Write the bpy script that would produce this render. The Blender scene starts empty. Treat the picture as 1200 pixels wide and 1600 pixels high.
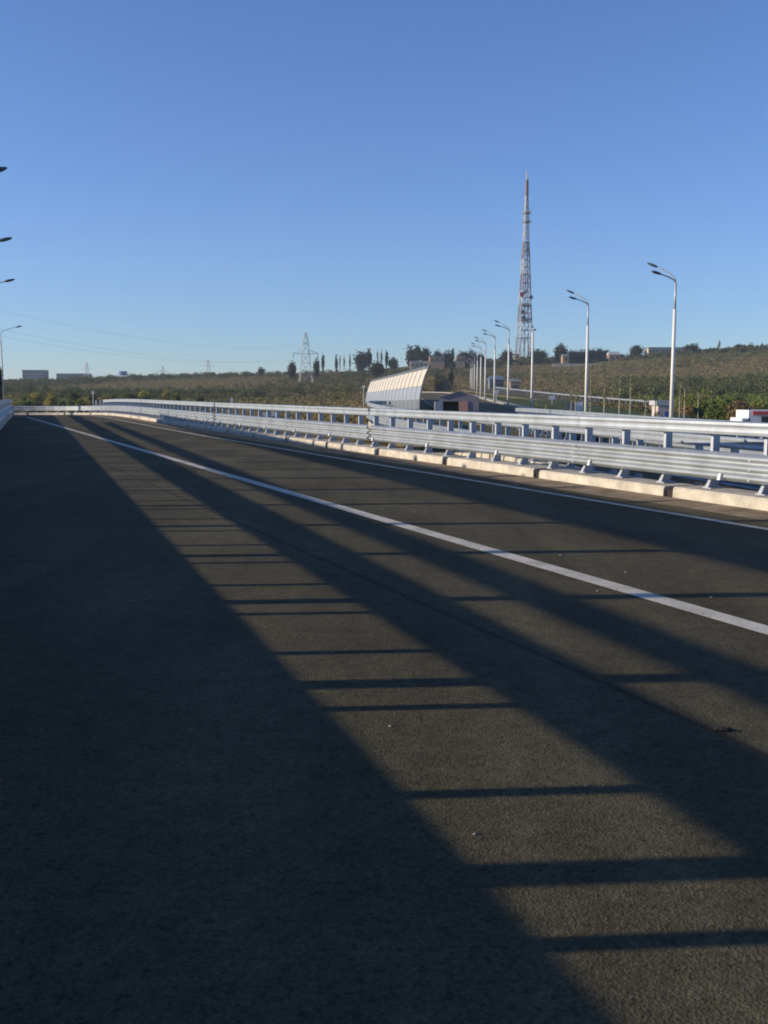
import bpy, math, random
import numpy as np
from mathutils import Vector, Matrix

# ------------------------------------------------------------------ camera, sky, sun, exposure
scn = bpy.context.scene
COL = scn.collection
F_PX, HOR, CAMH = 1560.0, 613.0, 1.55
PITCH = math.atan((800 - HOR) / F_PX)
cam = bpy.data.cameras.new('camera'); camo = bpy.data.objects.new('camera', cam); COL.objects.link(camo)
cam.sensor_fit = 'VERTICAL'; cam.sensor_height = 24.0; cam.lens = F_PX / 1600 * 24.0
cam.clip_start = 0.05; cam.clip_end = 9000
camo.location = (0, 0, CAMH); camo.rotation_euler = (math.pi / 2 - PITCH, 0, 0)
scn.camera = camo

SUN_EL = math.atan(1 / 3.88)
sd = Vector((-math.cos(SUN_EL), -0.07 * math.cos(SUN_EL), math.sin(SUN_EL))).normalized()   # towards the sun
w = bpy.data.worlds.new('World'); scn.world = w; w.use_nodes = True
nt = w.node_tree; bg = nt.nodes['Background']
sky = nt.nodes.new('ShaderNodeTexSky'); sky.sky_type = 'NISHITA'; sky.sun_disc = False
sky.sun_elevation = SUN_EL; sky.sun_rotation = math.atan2(sd.x, sd.y)
sky.air_density = 1.0; sky.dust_density = 0.0; sky.ozone_density = 5.0; sky.altitude = 100
wb = nt.nodes.new('ShaderNodeMix'); wb.data_type = 'RGBA'; wb.blend_type = 'MULTIPLY'; wb.inputs[0].default_value = 1; wb.inputs[7].default_value = (.92, 1.0, 1.24, 1)   # the phone's cool white balance
nt.links.new(sky.outputs[0], wb.inputs[6]); nt.links.new(wb.outputs[2], bg.inputs[0]); bg.inputs[1].default_value = 0.10
sl = bpy.data.lights.new('sun', 'SUN'); so = bpy.data.objects.new('sun', sl); COL.objects.link(so)
sl.energy = 5.0; sl.angle = math.radians(0.55); sl.color = (1.0, 0.87, 0.69)
so.rotation_euler = sd.to_track_quat('Z', 'Y').to_euler()
scn.cycles.filter_width = 1.9
scn.view_settings.view_transform = 'Standard'; scn.view_settings.look = 'None'
scn.view_settings.exposure = 0.5; scn.view_settings.gamma = 1.0; scn.view_settings.use_curve_mapping = False

TX0, TY0 = -.4027, .9153
RNG = random.Random(7); NR = np.random.default_rng(11)

# ------------------------------------------------------------------ materials
def node_mat(name):
    m = bpy.data.materials.new(name); m.use_nodes = True
    return m, m.node_tree, m.node_tree.nodes['Principled BSDF']
def mat(name, c, rough=0.7, metal=0.0, var=0.15, scale=4.0, bump=0.0, spec=0.3, alpha_noise=None, c2=None, detail=6, emit=0):
    m, t, b = node_mat(name)
    b.inputs['Roughness'].default_value = rough; b.inputs['Metallic'].default_value = metal
    b.inputs['Specular IOR Level'].default_value = spec
    tc = t.nodes.new('ShaderNodeTexCoord'); n = t.nodes.new('ShaderNodeTexNoise')
    n.inputs['Scale'].default_value = scale; n.inputs['Detail'].default_value = detail; n.inputs['Roughness'].default_value = .65
    t.links.new(tc.outputs['Object'], n.inputs['Vector'])
    r = t.nodes.new('ShaderNodeValToRGB'); t.links.new(n.outputs[0], r.inputs[0])
    c2 = c2 or tuple(min(1, x * (1 + var)) for x in c); c1 = tuple(x * (1 - var) for x in c) if c2 else c
    r.color_ramp.elements[0].position = .3; r.color_ramp.elements[1].position = .7
    r.color_ramp.elements[0].color = (*c1, 1); r.color_ramp.elements[1].color = (*c2, 1)
    t.links.new(r.outputs[0], b.inputs['Base Color'])
    if bump:
        bp = t.nodes.new('ShaderNodeBump'); bp.inputs['Strength'].default_value = bump; bp.inputs['Distance'].default_value = .02
        t.links.new(n.outputs[0], bp.inputs['Height']); t.links.new(bp.outputs[0], b.inputs['Normal'])
    return m

def asphalt(name, base, warm=1.0, scale=1.0, wear=False):
    m, t, b = node_mat(name); N = t.nodes.new; L = t.links.new
    b.inputs['Roughness'].default_value = .95; b.inputs['Specular IOR Level'].default_value = .12
    tc = N('ShaderNodeTexCoord')
    def noise(s, d=4, vec=None, rough=.6):
        n = N('ShaderNodeTexNoise'); n.inputs['Scale'].default_value = s; n.inputs['Detail'].default_value = d; n.inputs['Roughness'].default_value = rough
        L(vec or tc.outputs['Object'], n.inputs['Vector']); return n.outputs[0]
    def rng(o, a, bb, lo, hi):
        k = N('ShaderNodeMapRange'); L(o, k.inputs[0])
        for i, v in enumerate((a, bb, lo, hi)): k.inputs[i + 1].default_value = v
        return k.outputs[0]
    def mul(a, bb):
        k = N('ShaderNodeMath'); k.operation = 'MULTIPLY'; L(a, k.inputs[0]); L(bb, k.inputs[1]); return k.outputs[0]
    v = N('ShaderNodeTexVoronoi'); v.inputs['Scale'].default_value = 95 * scale; L(tc.outputs['Object'], v.inputs['Vector'])
    v2 = N('ShaderNodeTexVoronoi'); v2.inputs['Scale'].default_value = 38 * scale; L(tc.outputs['Object'], v2.inputs['Vector'])
    # streaks along the road
    mp = N('ShaderNodeMapping'); mp.inputs['Rotation'].default_value = (0, 0, -math.atan(.42)); mp.inputs['Scale'].default_value = (1.5, .06, 1)
    L(tc.outputs['Object'], mp.inputs['Vector'])
    agg = mul(rng(v.outputs['Color'], 0, 1, .66, 1.36), rng(v2.outputs['Color'], 0, 1, .86, 1.14))
    col = mul(mul(mul(agg, rng(noise(.35, 5), .3, .7, .8, 1.2)), rng(noise(6, 5), .3, .7, .82, 1.18)), rng(noise(1.0, 4, mp.outputs[0]), .3, .7, .8, 1.2))
    pore = rng(noise(26, 4, None, .75), .33, .47, .5, 1.0)
    col = mul(col, pore)
    if wear:        # darker lines along the road, polished wheel paths, dust towards the kerb; q runs across the road
        sx = N('ShaderNodeSeparateXYZ'); L(tc.outputs['Object'], sx.inputs[0])
        def mth(op, a, b_):
            k = N('ShaderNodeMath'); k.operation = op
            for i_, v_ in enumerate((a, b_)):
                if isinstance(v_, (int, float)): k.inputs[i_].default_value = v_
                else: L(v_, k.inputs[i_])
            return k.outputs[0]
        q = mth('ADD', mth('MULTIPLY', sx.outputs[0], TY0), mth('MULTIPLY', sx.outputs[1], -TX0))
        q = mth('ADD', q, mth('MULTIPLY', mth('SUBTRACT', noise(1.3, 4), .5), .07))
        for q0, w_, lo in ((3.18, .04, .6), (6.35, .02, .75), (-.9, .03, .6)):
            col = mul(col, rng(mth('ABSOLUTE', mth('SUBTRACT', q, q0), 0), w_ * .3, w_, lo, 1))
        for q0, w_, hi in ((5.75, .5, 1.16), (7.45, .5, 1.16), (1.1, .6, 1.1), (3.3, .5, 1.1)):
            col = mul(col, rng(mth('ABSOLUTE', mth('SUBTRACT', q, q0), 0), .1, w_, hi, 1))
        col = mul(col, rng(mth('ADD', q, mth('MULTIPLY', noise(.8, 6), .9)), 9.1, 10.3, 1, 1.7))
        n2 = noise(.16, 6, None, .7); col = mul(col, rng(n2, .56, .62, 1, .84))      # oily, darker patches
    mx = N('ShaderNodeMix'); mx.data_type = 'RGBA'; mx.blend_type = 'MULTIPLY'; mx.inputs[0].default_value = 1
    mx.inputs[6].default_value = (base * 1.22, base * 1.02, base * .58 / warm, 1)
    L(col, mx.inputs[7]); L(mx.outputs[2], b.inputs['Base Color'])
    bp = N('ShaderNodeBump'); bp.inputs['Strength'].default_value = .42; bp.inputs['Distance'].default_value = .005
    hs = N('ShaderNodeMath'); hs.operation = 'ADD'; L(v.outputs['Distance'], hs.inputs[0]); L(noise(75, 4), hs.inputs[1])
    L(hs.outputs[0], bp.inputs['Height']); L(bp.outputs[0], b.inputs['Normal'])
    return m

def leaf_mat(name, k=1.0):
    m = bpy.data.materials.new(name); m.use_nodes = True; t = m.node_tree; t.nodes.remove(t.nodes['Principled BSDF'])
    o = t.nodes['Material Output']; a = t.nodes.new('ShaderNodeAttribute'); a.attribute_name = 'Col'
    d = t.nodes.new('ShaderNodeBsdfDiffuse'); tr = t.nodes.new('ShaderNodeBsdfTranslucent'); mx = t.nodes.new('ShaderNodeMixShader'); mx.inputs[0].default_value = .35
    t.links.new(a.outputs[0], d.inputs[0]); t.links.new(a.outputs[0], tr.inputs[0])
    t.links.new(d.outputs[0], mx.inputs[1]); t.links.new(tr.outputs[0], mx.inputs[2]); t.links.new(mx.outputs[0], o.inputs[0])
    return m

M = {}
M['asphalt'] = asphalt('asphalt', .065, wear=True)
M['asphalt_far'] = asphalt('asphalt_far', .10, scale=.3)
M['galv'] = mat('galvanised_steel', (.355, .38, .395), .45, .5, .20, 2.4, .02, .5, detail=8)
M['galv_post'] = mat('galvanised_post', (.40, .42, .45), .5, .3, .14, 12, .02, .5)
M['concrete'] = mat('kerb_concrete', (.46, .41, .325), .9, 0, .30, 3.2, .3)
M['dirt'] = mat('sandy_dirt', (.25, .19, .12), 1, 0, .45, 2.2, .4, .1)
def paint_mat():
    m, t, b = node_mat('road_paint'); N = t.nodes.new; L = t.links.new; tc = N('ShaderNodeTexCoord')
    b.inputs['Roughness'].default_value = .85; b.inputs['Specular IOR Level'].default_value = .15
    def nz(sc, d, els):
        n = N('ShaderNodeTexNoise'); n.inputs['Scale'].default_value = sc; n.inputs['Detail'].default_value = d; n.inputs['Roughness'].default_value = .7; L(tc.outputs['Object'], n.inputs['Vector'])
        r = N('ShaderNodeValToRGB'); L(n.outputs[0], r.inputs[0])
        for e, (p, c) in zip(r.color_ramp.elements, els): e.position = p; e.color = (*c, 1)
        return r.outputs[0]
    a = nz(2.2, 8, ((.32, (.38, .34, .27)), (.62, (.62, .57, .46)))); c = nz(48, 4, ((.33, (.22, .2, .18)), (.42, (1, 1, 1))))
    mx = N('ShaderNodeMix'); mx.data_type = 'RGBA'; mx.blend_type = 'MULTIPLY'; mx.inputs[0].default_value = 1
    L(a, mx.inputs[6]); L(c, mx.inputs[7]); L(mx.outputs[2], b.inputs['Base Color']); return m
M['paint'] = paint_mat()
M['lampwhite'] = mat('lamp_pole_paint', (.66, .64, .58), .55, 0, .06, 3)
M['lampgrey'] = mat('lamp_arm_steel', (.42, .45, .48), .5, .3, .08, 3)
M['lamphead'] = mat('lamp_head', (.07, .09, .12), .5, .2, .1, 6)
M['leaf'] = leaf_mat('foliage')
M['bark'] = mat('bark', (.10, .075, .055), .95, 0, .3, 6, .4, .1)
M['palebark'] = mat('pale_bark', (.36, .33, .27), .95, 0, .2, 6, .3, .1)
M['red'] = mat('tower_red', (.215, .145, .15), .6, 0, .1, 1)
M['white'] = mat('tower_white', (.40, .40, .41), .6, 0, .08, 1)
M['steel'] = mat('dark_steel', (.16, .18, .20), .6, .3, .1, 2)
M['pylon'] = mat('pylon_steel', (.30, .31, .33), .6, .3, .1, 2)
M['shed'] = mat('shed_sheet', (.20, .18, .21), .6, .1, .15, 3)
M['shedroof'] = mat('shed_roof', (.30, .30, .31), .6, .1, .15, 3)
M['doorpale'] = mat('door_pale', (.55, .52, .46), .6, 0, .06, 3)
M['doorpink'] = mat('door_primer', (.40, .21, .17), .7, 0, .1, 3)
M['interior'] = mat('shed_floor', (.05, .045, .04), .9, 0, .2, 3)
M['screen_top'] = mat('screen_cream', (.55, .48, .37), .5, 0, .06, 2)
M['screen_mid'] = mat('screen_frosted', (.27, .29, .32), .35, 0, .06, 2)
M['screen_low'] = mat('screen_smoky', (.16, .18, .20), .25, 0, .06, 2)
M['carwhite'] = mat('car_white', (.72, .72, .72), .3, 0, .03, 2, spec=.5)
M['cardark'] = mat('car_dark', (.045, .04, .05), .3, 0, .05, 2, spec=.5)
M['glass'] = mat('dark_glass', (.02, .025, .03), .12, 0, .05, 2, spec=.6)
M['tyre'] = mat('tyre', (.02, .02, .02), .9, 0, .1, 5)
M['redpaint'] = mat('red_paint', (.55, .09, .08), .45, 0, .05, 3)
M['orange'] = mat('orange_plastic', (.75, .27, .03), .5, 0, .06, 3)
M['blue'] = mat('blue_paint', (.06, .12, .32), .5, 0, .06, 3)
M['cream'] = mat('plaster_cream', (.48, .40, .30), .9, 0, .1, .5)
M['grey_wall'] = mat('panel_grey', (.13, .155, .19), .9, 0, .1, .3)
M['brick_wall'] = mat('brick_far', (.36, .24, .16), .9, 0, .12, .5)
M['roof_slate'] = mat('roof_slate', (.20, .21, .23), .8, 0, .1, .5)
M['stone'] = mat('pale_stone', (.26, .22, .18), .9, 0, .2, 30, .3)
M['darkstone'] = mat('dark_lump', (.03, .028, .025), .95, 0, .3, 30, .5)
M['signwhite'] = mat('sign_white', (.70, .70, .68), .5, 0, .04, 3)
M['kioskwall'] = mat('kiosk_wall', (.48, .40, .38), .8, 0, .1, 2)
M['gap_shade'] = mat('kerb_gap_shade', (.03, .022, .018), .8, .1, .3, 9)  # near-black colour standing in for shade between kerb blocks
M['blueroof'] = mat('faded_blue_roof', (.13, .17, .25), .7, 0, .15, 1)
M['cable'] = mat('cable', (.12, .12, .13), .6, .3, .05, 3)

# ------------------------------------------------------------------ mesh helpers
class MB:
    def __init__(s): s.v = []; s.f = []; s.m = []
    def add(s, vs, fs, mi=0):
        o = len(s.v); s.v += [tuple(p) for p in vs]; s.f += [tuple(i + o for i in f) for f in fs]; s.m += [mi] * len(fs); return s
    def box(s, c, d, rz=0, mi=0, R=None):
        x, y, z = (k / 2 for k in d)
        P = [Vector((a * x, b * y, e * z)) for e in (-1, 1) for a, b in ((-1, -1), (1, -1), (1, 1), (-1, 1))]
        R = R or Matrix.Rotation(rz, 3, 'Z')
        return s.add([R @ p + Vector(c) for p in P], [(3, 2, 1, 0), (4, 5, 6, 7), (0, 1, 5, 4), (1, 2, 6, 5), (2, 3, 7, 6), (3, 0, 4, 7)], mi)
    def bar(s, a, b, r, r2=None, n=4, mi=0):
        a = Vector(a); b = Vector(b); r2 = r if r2 is None else r2
        z = (b - a).normalized(); x = z.orthogonal().normalized(); y = z.cross(x)
        vs = []
        for p, q in ((a, r), (b, r2)):
            for i in range(n):
                t = 2 * math.pi * (i + .5) / n; vs.append(p + (x * math.cos(t) + y * math.sin(t)) * q)
        return s.add(vs, [(i, (i + 1) % n, n + (i + 1) % n, n + i) for i in range(n)] + [tuple(range(n - 1, -1, -1)), tuple(range(n, 2 * n))], mi)
    def tube(s, pts, rads, n=8, mi=0):
        pts = [Vector(p) for p in pts]; vs = []; x = None
        for i, p in enumerate(pts):
            z = (pts[min(i + 1, len(pts) - 1)] - pts[max(i - 1, 0)]).normalized()
            x = z.orthogonal().normalized() if x is None else (x - z * x.dot(z)).normalized()
            y = z.cross(x); r = rads[i] if hasattr(rads, '__len__') else rads
            vs += [p + (x * math.cos(2 * math.pi * k / n) + y * math.sin(2 * math.pi * k / n)) * r for k in range(n)]
        fs = [(i * n + k, i * n + (k + 1) % n, (i + 1) * n + (k + 1) % n, (i + 1) * n + k) for i in range(len(pts) - 1) for k in range(n)]
        fs += [tuple(range(n - 1, -1, -1)), tuple(range((len(pts) - 1) * n, len(pts) * n))]
        return s.add(vs, fs, mi)
    def prism(s, poly, h0, h1, mi=0):        # poly in xy, extruded in z
        n = len(poly)
        return s.add([(x, y, h0) for x, y in poly] + [(x, y, h1) for x, y in poly],
                     [tuple(range(n - 1, -1, -1)), tuple(range(n, 2 * n))] + [(i, (i + 1) % n, n + (i + 1) % n, n + i) for i in range(n)], mi)
    def ellipsoid(s, c, r, n=10, m=6, R=None, jit=0, rng=None, mi=0):
        vs = []; R = R or Matrix.Identity(3)
        for j in range(m + 1):
            for i in range(n):
                a = 2 * math.pi * i / n; b = math.pi * j / m
                k = 1 + (rng.uniform(-jit, jit) if rng else 0)
                vs.append(R @ Vector((r[0] * math.sin(b) * math.cos(a) * k, r[1] * math.sin(b) * math.sin(a) * k, r[2] * math.cos(b) * k)) + Vector(c))
        return s.add(vs, [(j * n + i, (j + 1) * n + i, (j + 1) * n + (i + 1) % n, j * n + (i + 1) % n) for j in range(m) for i in range(n)], mi)
    def mesh(s, name, mats, smooth=False):
        me = bpy.data.meshes.new(name); me.from_pydata(s.v, [], s.f)
        for m_ in (mats if isinstance(mats, (list, tuple)) else [mats]): me.materials.append(m_)
        if any(s.m): me.polygons.foreach_set('material_index', s.m)
        if smooth: me.polygons.foreach_set('use_smooth', [True] * len(me.polygons))
        me.update(); return me
    def build(s, name, mats, parent=None, smooth=False):
        return link(name, s.mesh(name, mats, smooth), parent)

def link(name, me, parent=None, loc=None, rz=None, scale=None):
    o = bpy.data.objects.new(name, me); COL.objects.link(o)
    if parent: o.parent = parent
    if loc is not None: o.location = loc
    if rz is not None: o.rotation_euler = (0, 0, rz)
    if scale is not None: o.scale = scale if hasattr(scale, '__len__') else (scale,) * 3
    return o
def tag(o, label=None, cat=None, group=None, kind=None):
    if label: o['label'] = label
    if cat: o['category'] = cat
    if group: o['group'] = group
    if kind: o['kind'] = kind
    return o
def thing(name, label, cat, loc=(0, 0, 0), rz=0, group=None):
    o = link(name, None, None, loc, rz); o.empty_display_size = .3
    return tag(o, label, cat, group)
def copy_tree(o, parent=None):
    c = o.copy(); COL.objects.link(c); c.parent = parent
    for ch in list(o.children): copy_tree(ch, c)
    return c
def np_mesh(name, V, Fq, mats, cols=None, parent=None, smooth=False):
    me = bpy.data.meshes.new(name); k = Fq.shape[1]
    me.vertices.add(len(V)); me.vertices.foreach_set('co', V.astype(np.float32).ravel())
    me.loops.add(Fq.size); me.loops.foreach_set('vertex_index', Fq.astype(np.int32).ravel())
    me.polygons.add(len(Fq)); me.polygons.foreach_set('loop_start', np.arange(0, Fq.size, k, dtype=np.int32))
    if smooth: me.polygons.foreach_set('use_smooth', np.ones(len(Fq), bool))
    me.materials.append(mats); me.update(calc_edges=True)
    if cols is not None:
        a = me.color_attributes.new('Col', 'FLOAT_COLOR', 'POINT')
        a.data.foreach_set('color', np.c_[cols, np.ones(len(cols))].astype(np.float32).ravel())
    return me

def pix(x, y, D=None, z=None):
    """a pixel of the photograph gives a direction; distance D along +Y or height z picks the point"""
    u = (x - 600) / F_PX; v = (800 - y) / F_PX
    Y = math.cos(PITCH) + v * math.sin(PITCH); Z = -math.sin(PITCH) + v * math.cos(PITCH)
    t = D / Y if D is not None else (z - CAMH) / Z
    return Vector((u * t, Y * t, CAMH + Z * t))

def catmull(P, step=1.0):
    P = [Vector(p) for p in P]; Q = [P[0] * 2 - P[1]] + P + [P[-1] * 2 - P[-2]]; out = []
    for i in range(1, len(Q) - 2):
        a, b, c, d = Q[i - 1:i + 3]; n = max(2, int((c - b).length / .25))
        for k in range(n):
            t = k / n
            out.append(.5 * ((2 * b) + (c - a) * t + (2 * a - 5 * b + 4 * c - d) * t * t + (3 * b - a - 3 * c + d) * t ** 3))
    out.append(P[-1]); return resample(out, step)
def resample(pts, step):
    L = [0]
    for a, b in zip(pts, pts[1:]): L.append(L[-1] + (b - a).length)
    n = max(2, int(round(L[-1] / step)) + 1); res = []; j = 0
    for i in range(n):
        t = min(i * step, L[-1])
        while j < len(L) - 2 and L[j + 1] < t: j += 1
        k = (t - L[j]) / max(1e-9, L[j + 1] - L[j]); res.append(pts[j].lerp(pts[j + 1], k))
    return res
def frames(P):
    """unit tangent and horizontal right-hand normal at each point"""
    T = []; N = []
    for i in range(len(P)):
        t = P[min(i + 1, len(P) - 1)] - P[max(i - 1, 0)]; t = Vector((t.x, t.y, 0)).normalized()
        T.append(t); N.append(Vector((t.y, -t.x, 0)))
    return T, N
def sstep(x, a, b):
    t = np.clip((x - a) / (b - a), 0, 1); return t * t * (3 - 2 * t)

# ------------------------------------------------------------------ layout of our road
TX, TY = -.4027, .9153                     # its direction; right normal is (TY, -TX)
def SQ(s, q, z=0): return Vector((s * TX + q * TY, s * TY - q * TX, z))
def widen(s): return 1.1 * float(sstep(s, 32, 82))
def zroad(D): return -.0005 * max(0, D - 58) ** 2
def right_path(q0, R=10.0, step=1.12, s0=2.0):
    pts = [SQ(s, q0 + widen(s)) for s in np.arange(s0, 78.01, .5)]
    h = math.atan2(TY, TX); p = pts[-1].copy(); R += (q0 - 9.75)
    for k in range(60):                     # bend to the left
        d = .35
        if h < math.radians(176): h += d / R
        p = p + Vector((math.cos(h), math.sin(h), 0)) * d; pts.append(p.copy())
    for k in range(30):
        p = p + Vector((math.cos(h), math.sin(h), 0)) * 1.0; pts.append(p.copy())
    pts = [Vector((p.x, p.y, zroad(p.y))) for p in pts]
    return resample(pts, step)
LS = -.35                                   # slope of the left edge
def left_path(off, step=1.12, Y0=-9.0):     # off: metres to the left of the left guardrail's line, along x
    pts = [Vector((-1.48 - off + LS * y, y, 0)) for y in np.arange(Y0, 75.0 - off * .3, .5)]
    h = math.atan2(1, LS); p = pts[-1].copy()
    for k in range(40):
        if h < math.radians(176): h += .35 / (5.0 - off)
        p = p + Vector((math.cos(h), math.sin(h), 0)) * .35; pts.append(p.copy())
    for k in range(14):
        p = p + Vector((math.cos(h), math.sin(h), 0)); pts.append(p.copy())
    return resample([Vector((p.x, p.y, zroad(p.y))) for p in pts], step)

# the lower main road (dual carriageway with lamps in the middle)
MAIN = catmull([(33, -10, -1.75), (30, 20, -1.75), (25, 50, -1.7), (21.3, 74, -1.6), (19.2, 94.5, -1.2), (17.2, 134, -.4), (17.2, 160, 0), (17.5, 195, .6), (16, 225, 1.2), (9, 250, 1.5), (-6, 270, .9), (-28, 282, -.2), (-60, 292, -1), (-100, 300, -1.5)], 4.0)
# the neighbouring ramp, left and right edges
RL = catmull([(10.6, -8, -.3), (7.6, 6, -.3), (5.75, 15, -.3), (3.0, 28, -.3), (.5, 40, -.2), (-.75, 50, -.08), (-.3, 58, -.08), (2.2, 66, -.25), (6, 73, -.8), (10.5, 79, -1.5)], 1.12)
RR = catmull([(15.6, -8, -.3), (12.6, 6, -.3), (10.3, 15, -.3), (9.0, 23, -.3), (7.9, 30, -.3), (6.9, 42, -.3), (6.9, 52, -.4), (8.5, 59, -.65), (12.5, 65, -1.1)], 1.12)
# hillside slip road further off
SLIP = catmull([(75, 92, -1.6), (52, 118, -1.2), (38, 150, -.55), (29, 190, .6), (24.5, 230, 1.7), (24, 262, 2.3)], 4.0)

# ------------------------------------------------------------------ ground
AZ = np.radians([-180, -60, -40, -22, -14, -7.5, -4.4, -1.5, 1.8, 5.9, 8, 11, 14.4, 17.9, 21, 30, 45, 180])
RZ = np.array([4, 4, 5, 6.5, 8.5, 10.5, 12, 13.8, 16.8, 18.3, 19.0, 19.0, 21.8, 24.0, 25.5, 26, 18, 4])
def base_z(X, Y):
    r = np.hypot(X, Y); az = np.arctan2(X, Y)
    top = np.interp(az, AZ, RZ)
    t = np.clip((r - 150) / 450, 0, 1)
    g = np.where(az > 0, t ** 1.25, t ** 1.5); g = g * (1.0) - .12 * np.sin(np.pi * t) ** 2 * (az > .05)
    z = -2.3 + (top + 2.3) * g
    z += .35 * np.sin(X * .045 + 1.3) * np.cos(Y * .038) * np.clip((r - 60) / 120, 0, 1)
    z += 1.1 * np.sin(X * .017 + .6) * np.sin(Y * .021 + X * .006) * sstep(r, 180, 380)
    return z - 14 * sstep(r, 900, 2600)
OURS = [((a + b) / 2) for a, b in zip([SQ(s, 9.9 + widen(s)) for s in np.linspace(-8, 80, 45)], [Vector((-1.6 + LS * y, y, 0)) for y in np.linspace(-12, 78, 45)])]
CORR = []                                   # (points, z, half width, blend)
for P, hw, dz, bl in ((OURS, None, -.62, 9), (MAIN, 12.0, -.14, 16), ([(a + b) / 2 for a, b in zip(RL[:62], RR[:62])], 4.2, -.5, 5), (SLIP, 4.5, -.10, 10)):
    A = np.array([p[:] for p in P]); CORR.append((A, hw, dz, bl))
def ground_z(X, Y):
    X = np.asarray(X, float); Y = np.asarray(Y, float); z = base_z(X, Y)
    for A, hw, dz, bl in reversed(CORR):
        d2 = (X[..., None] - A[:, 0]) ** 2 + (Y[..., None] - A[:, 1]) ** 2
        i = d2.argmin(-1); d = np.sqrt(d2.min(-1))
        if hw is None: h = np.interp(Y, [-10, 0, 40, 78], [7.6, 6.6, 5.6, 6.5])
        else: h = hw
        wgt = 1 - sstep(d, h, h + bl)
        z = z * (1 - wgt) + (A[i, 2] + dz) * wgt
    return z
def gz(x, y): return float(ground_z(np.array([x]), np.array([y]))[0])
cx = np.sinh(np.linspace(-4.9, 4.9, 300)) * 18; cy = np.r_[np.linspace(-60, -4, 20), np.sinh(np.linspace(-.02, 4.9, 300)) * 18]
GX, GY = np.meshgrid(cx, cy); GZ = np.concatenate([ground_z(GX[i:i + 40], GY[i:i + 40]) for i in range(0, len(cy), 40)])
nx, ny = len(cx), len(cy); idx = np.arange(nx * ny).reshape(ny, nx)
Fq = np.stack([idx[:-1, :-1], idx[:-1, 1:], idx[1:, 1:], idx[1:, :-1]], -1).reshape(-1, 4)
def ground_mat():
    m, t, b = node_mat('dry_ground'); N = t.nodes.new; L = t.links.new
    b.inputs['Roughness'].default_value = 1; b.inputs['Specular IOR Level'].default_value = .05
    tc = N('ShaderNodeTexCoord')
    def ramp(s, d, els, rough=.6):
        n = N('ShaderNodeTexNoise'); n.inputs['Scale'].default_value = s; n.inputs['Detail'].default_value = d; n.inputs['Roughness'].default_value = rough
        L(tc.outputs['Object'], n.inputs['Vector']); r = N('ShaderNodeValToRGB'); L(n.outputs[0], r.inputs[0])
        e = r.color_ramp.elements; e[0].position, e[0].color = els[0][0], (*els[0][1], 1); e[1].position, e[1].color = els[-1][0], (*els[-1][1], 1)
        for p, c in els[1:-1]: k = e.new(p); k.color = (*c, 1)
        return r.outputs[0]
    a = ramp(.022, 8, [(.34, (.085, .095, .035)), (.47, (.15, .115, .06)), (.56, (.20, .15, .085)), (.68, (.11, .10, .045))])
    c = ramp(.35, 6, [(.3, (.6, .6, .55)), (.7, (1.25, 1.2, 1.1))])
    mx = N('ShaderNodeMix'); mx.data_type = 'RGBA'; mx.blend_type = 'MULTIPLY'; mx.inputs[0].default_value = 1
    L(a, mx.inputs[6]); L(c, mx.inputs[7]); L(mx.outputs[2], b.inputs['Base Color'])
    return m
M['ground'] = ground_mat()
tag(link('ground', np_mesh('ground', np.c_[GX.ravel(), GY.ravel(), GZ.ravel()], Fq, M['ground'], smooth=True)), kind='structure')

# ------------------------------------------------------------------ roads
def strip(name, A, B, m, dz=0.0, thick=.45, n=None):
    """slab between two paths of equal count, with skirts"""
    mb = MB(); n = len(A)
    up = Vector((0, 0, dz)); dn = Vector((0, 0, dz - thick))
    for a, b in zip(A, B): mb.v += [tuple(a + up), tuple(b + up), tuple(a + dn), tuple(b + dn)]
    for i in range(n - 1):
        k = 4 * i; j = k + 4
        mb.f += [(k, k + 1, j + 1, j), (k + 2, k, j, j + 2), (k + 1, k + 3, j + 3, j + 1)]
    mb.f += [(0, 2, 3, 1), (4 * n - 4, 4 * n - 3, 4 * n - 1, 4 * n - 2)]
    mb.m = [0] * len(mb.f)
    return tag(mb.build(name, m), kind='structure')
def even(P, n):
    L = [0]
    for a, b in zip(P, P[1:]): L.append(L[-1] + (b - a).length)
    out = []; j = 0
    for i in range(n):
        t = L[-1] * i / (n - 1)
        while j < len(L) - 2 and L[j + 1] < t: j += 1
        out.append(P[j].lerp(P[j + 1], min(1, (t - L[j]) / max(1e-9, L[j + 1] - L[j]))))
    return out
KR = right_path(9.75, s0=-10, step=.5); LK = left_path(.25, step=.5, Y0=-12)
def by_y(P, n1=90, ycut=70):      # split at the bend so that both edges stay side by side
    k = next(i for i, p in enumerate(P) if p.y > ycut); return even(P[:k + 1], n1) + even(P[k:], 60)[1:]
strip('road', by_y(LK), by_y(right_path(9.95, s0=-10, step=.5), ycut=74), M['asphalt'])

def ribbon(name, P, wd, m, dz, q=0):
    T, N = frames(P); mb = MB()
    for p, n_ in zip(P, N): mb.v += [tuple(p + n_ * (q - wd / 2) + Vector((0, 0, dz))), tuple(p + n_ * (q + wd / 2) + Vector((0, 0, dz)))]
    mb.f = [(2 * i, 2 * i + 1, 2 * i + 3, 2 * i + 2) for i in range(len(P) - 1)]; mb.m = [0] * len(mb.f)
    return tag(mb.build(name, m), kind='structure')
lane = [SQ(s, 4.87) for s in np.arange(-8, 68, .5)]
lane = [Vector((p.x, p.y, zroad(p.y))) for p in lane]
lane += [lane[-1] + Vector((-.55 * k - .02 * k * k, .75 * k - .012 * k * k, 0)) for k in range(1, 9)]
lane = [Vector((p.x, p.y, zroad(p.y))) for p in lane]
ribbon('lane_line', lane, .19, M['paint'], .006)
edge = [p for p in right_path(8.52, s0=-8, step=.5)]
ribbon('edge_line', edge, .13, M['paint'], .006)
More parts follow.
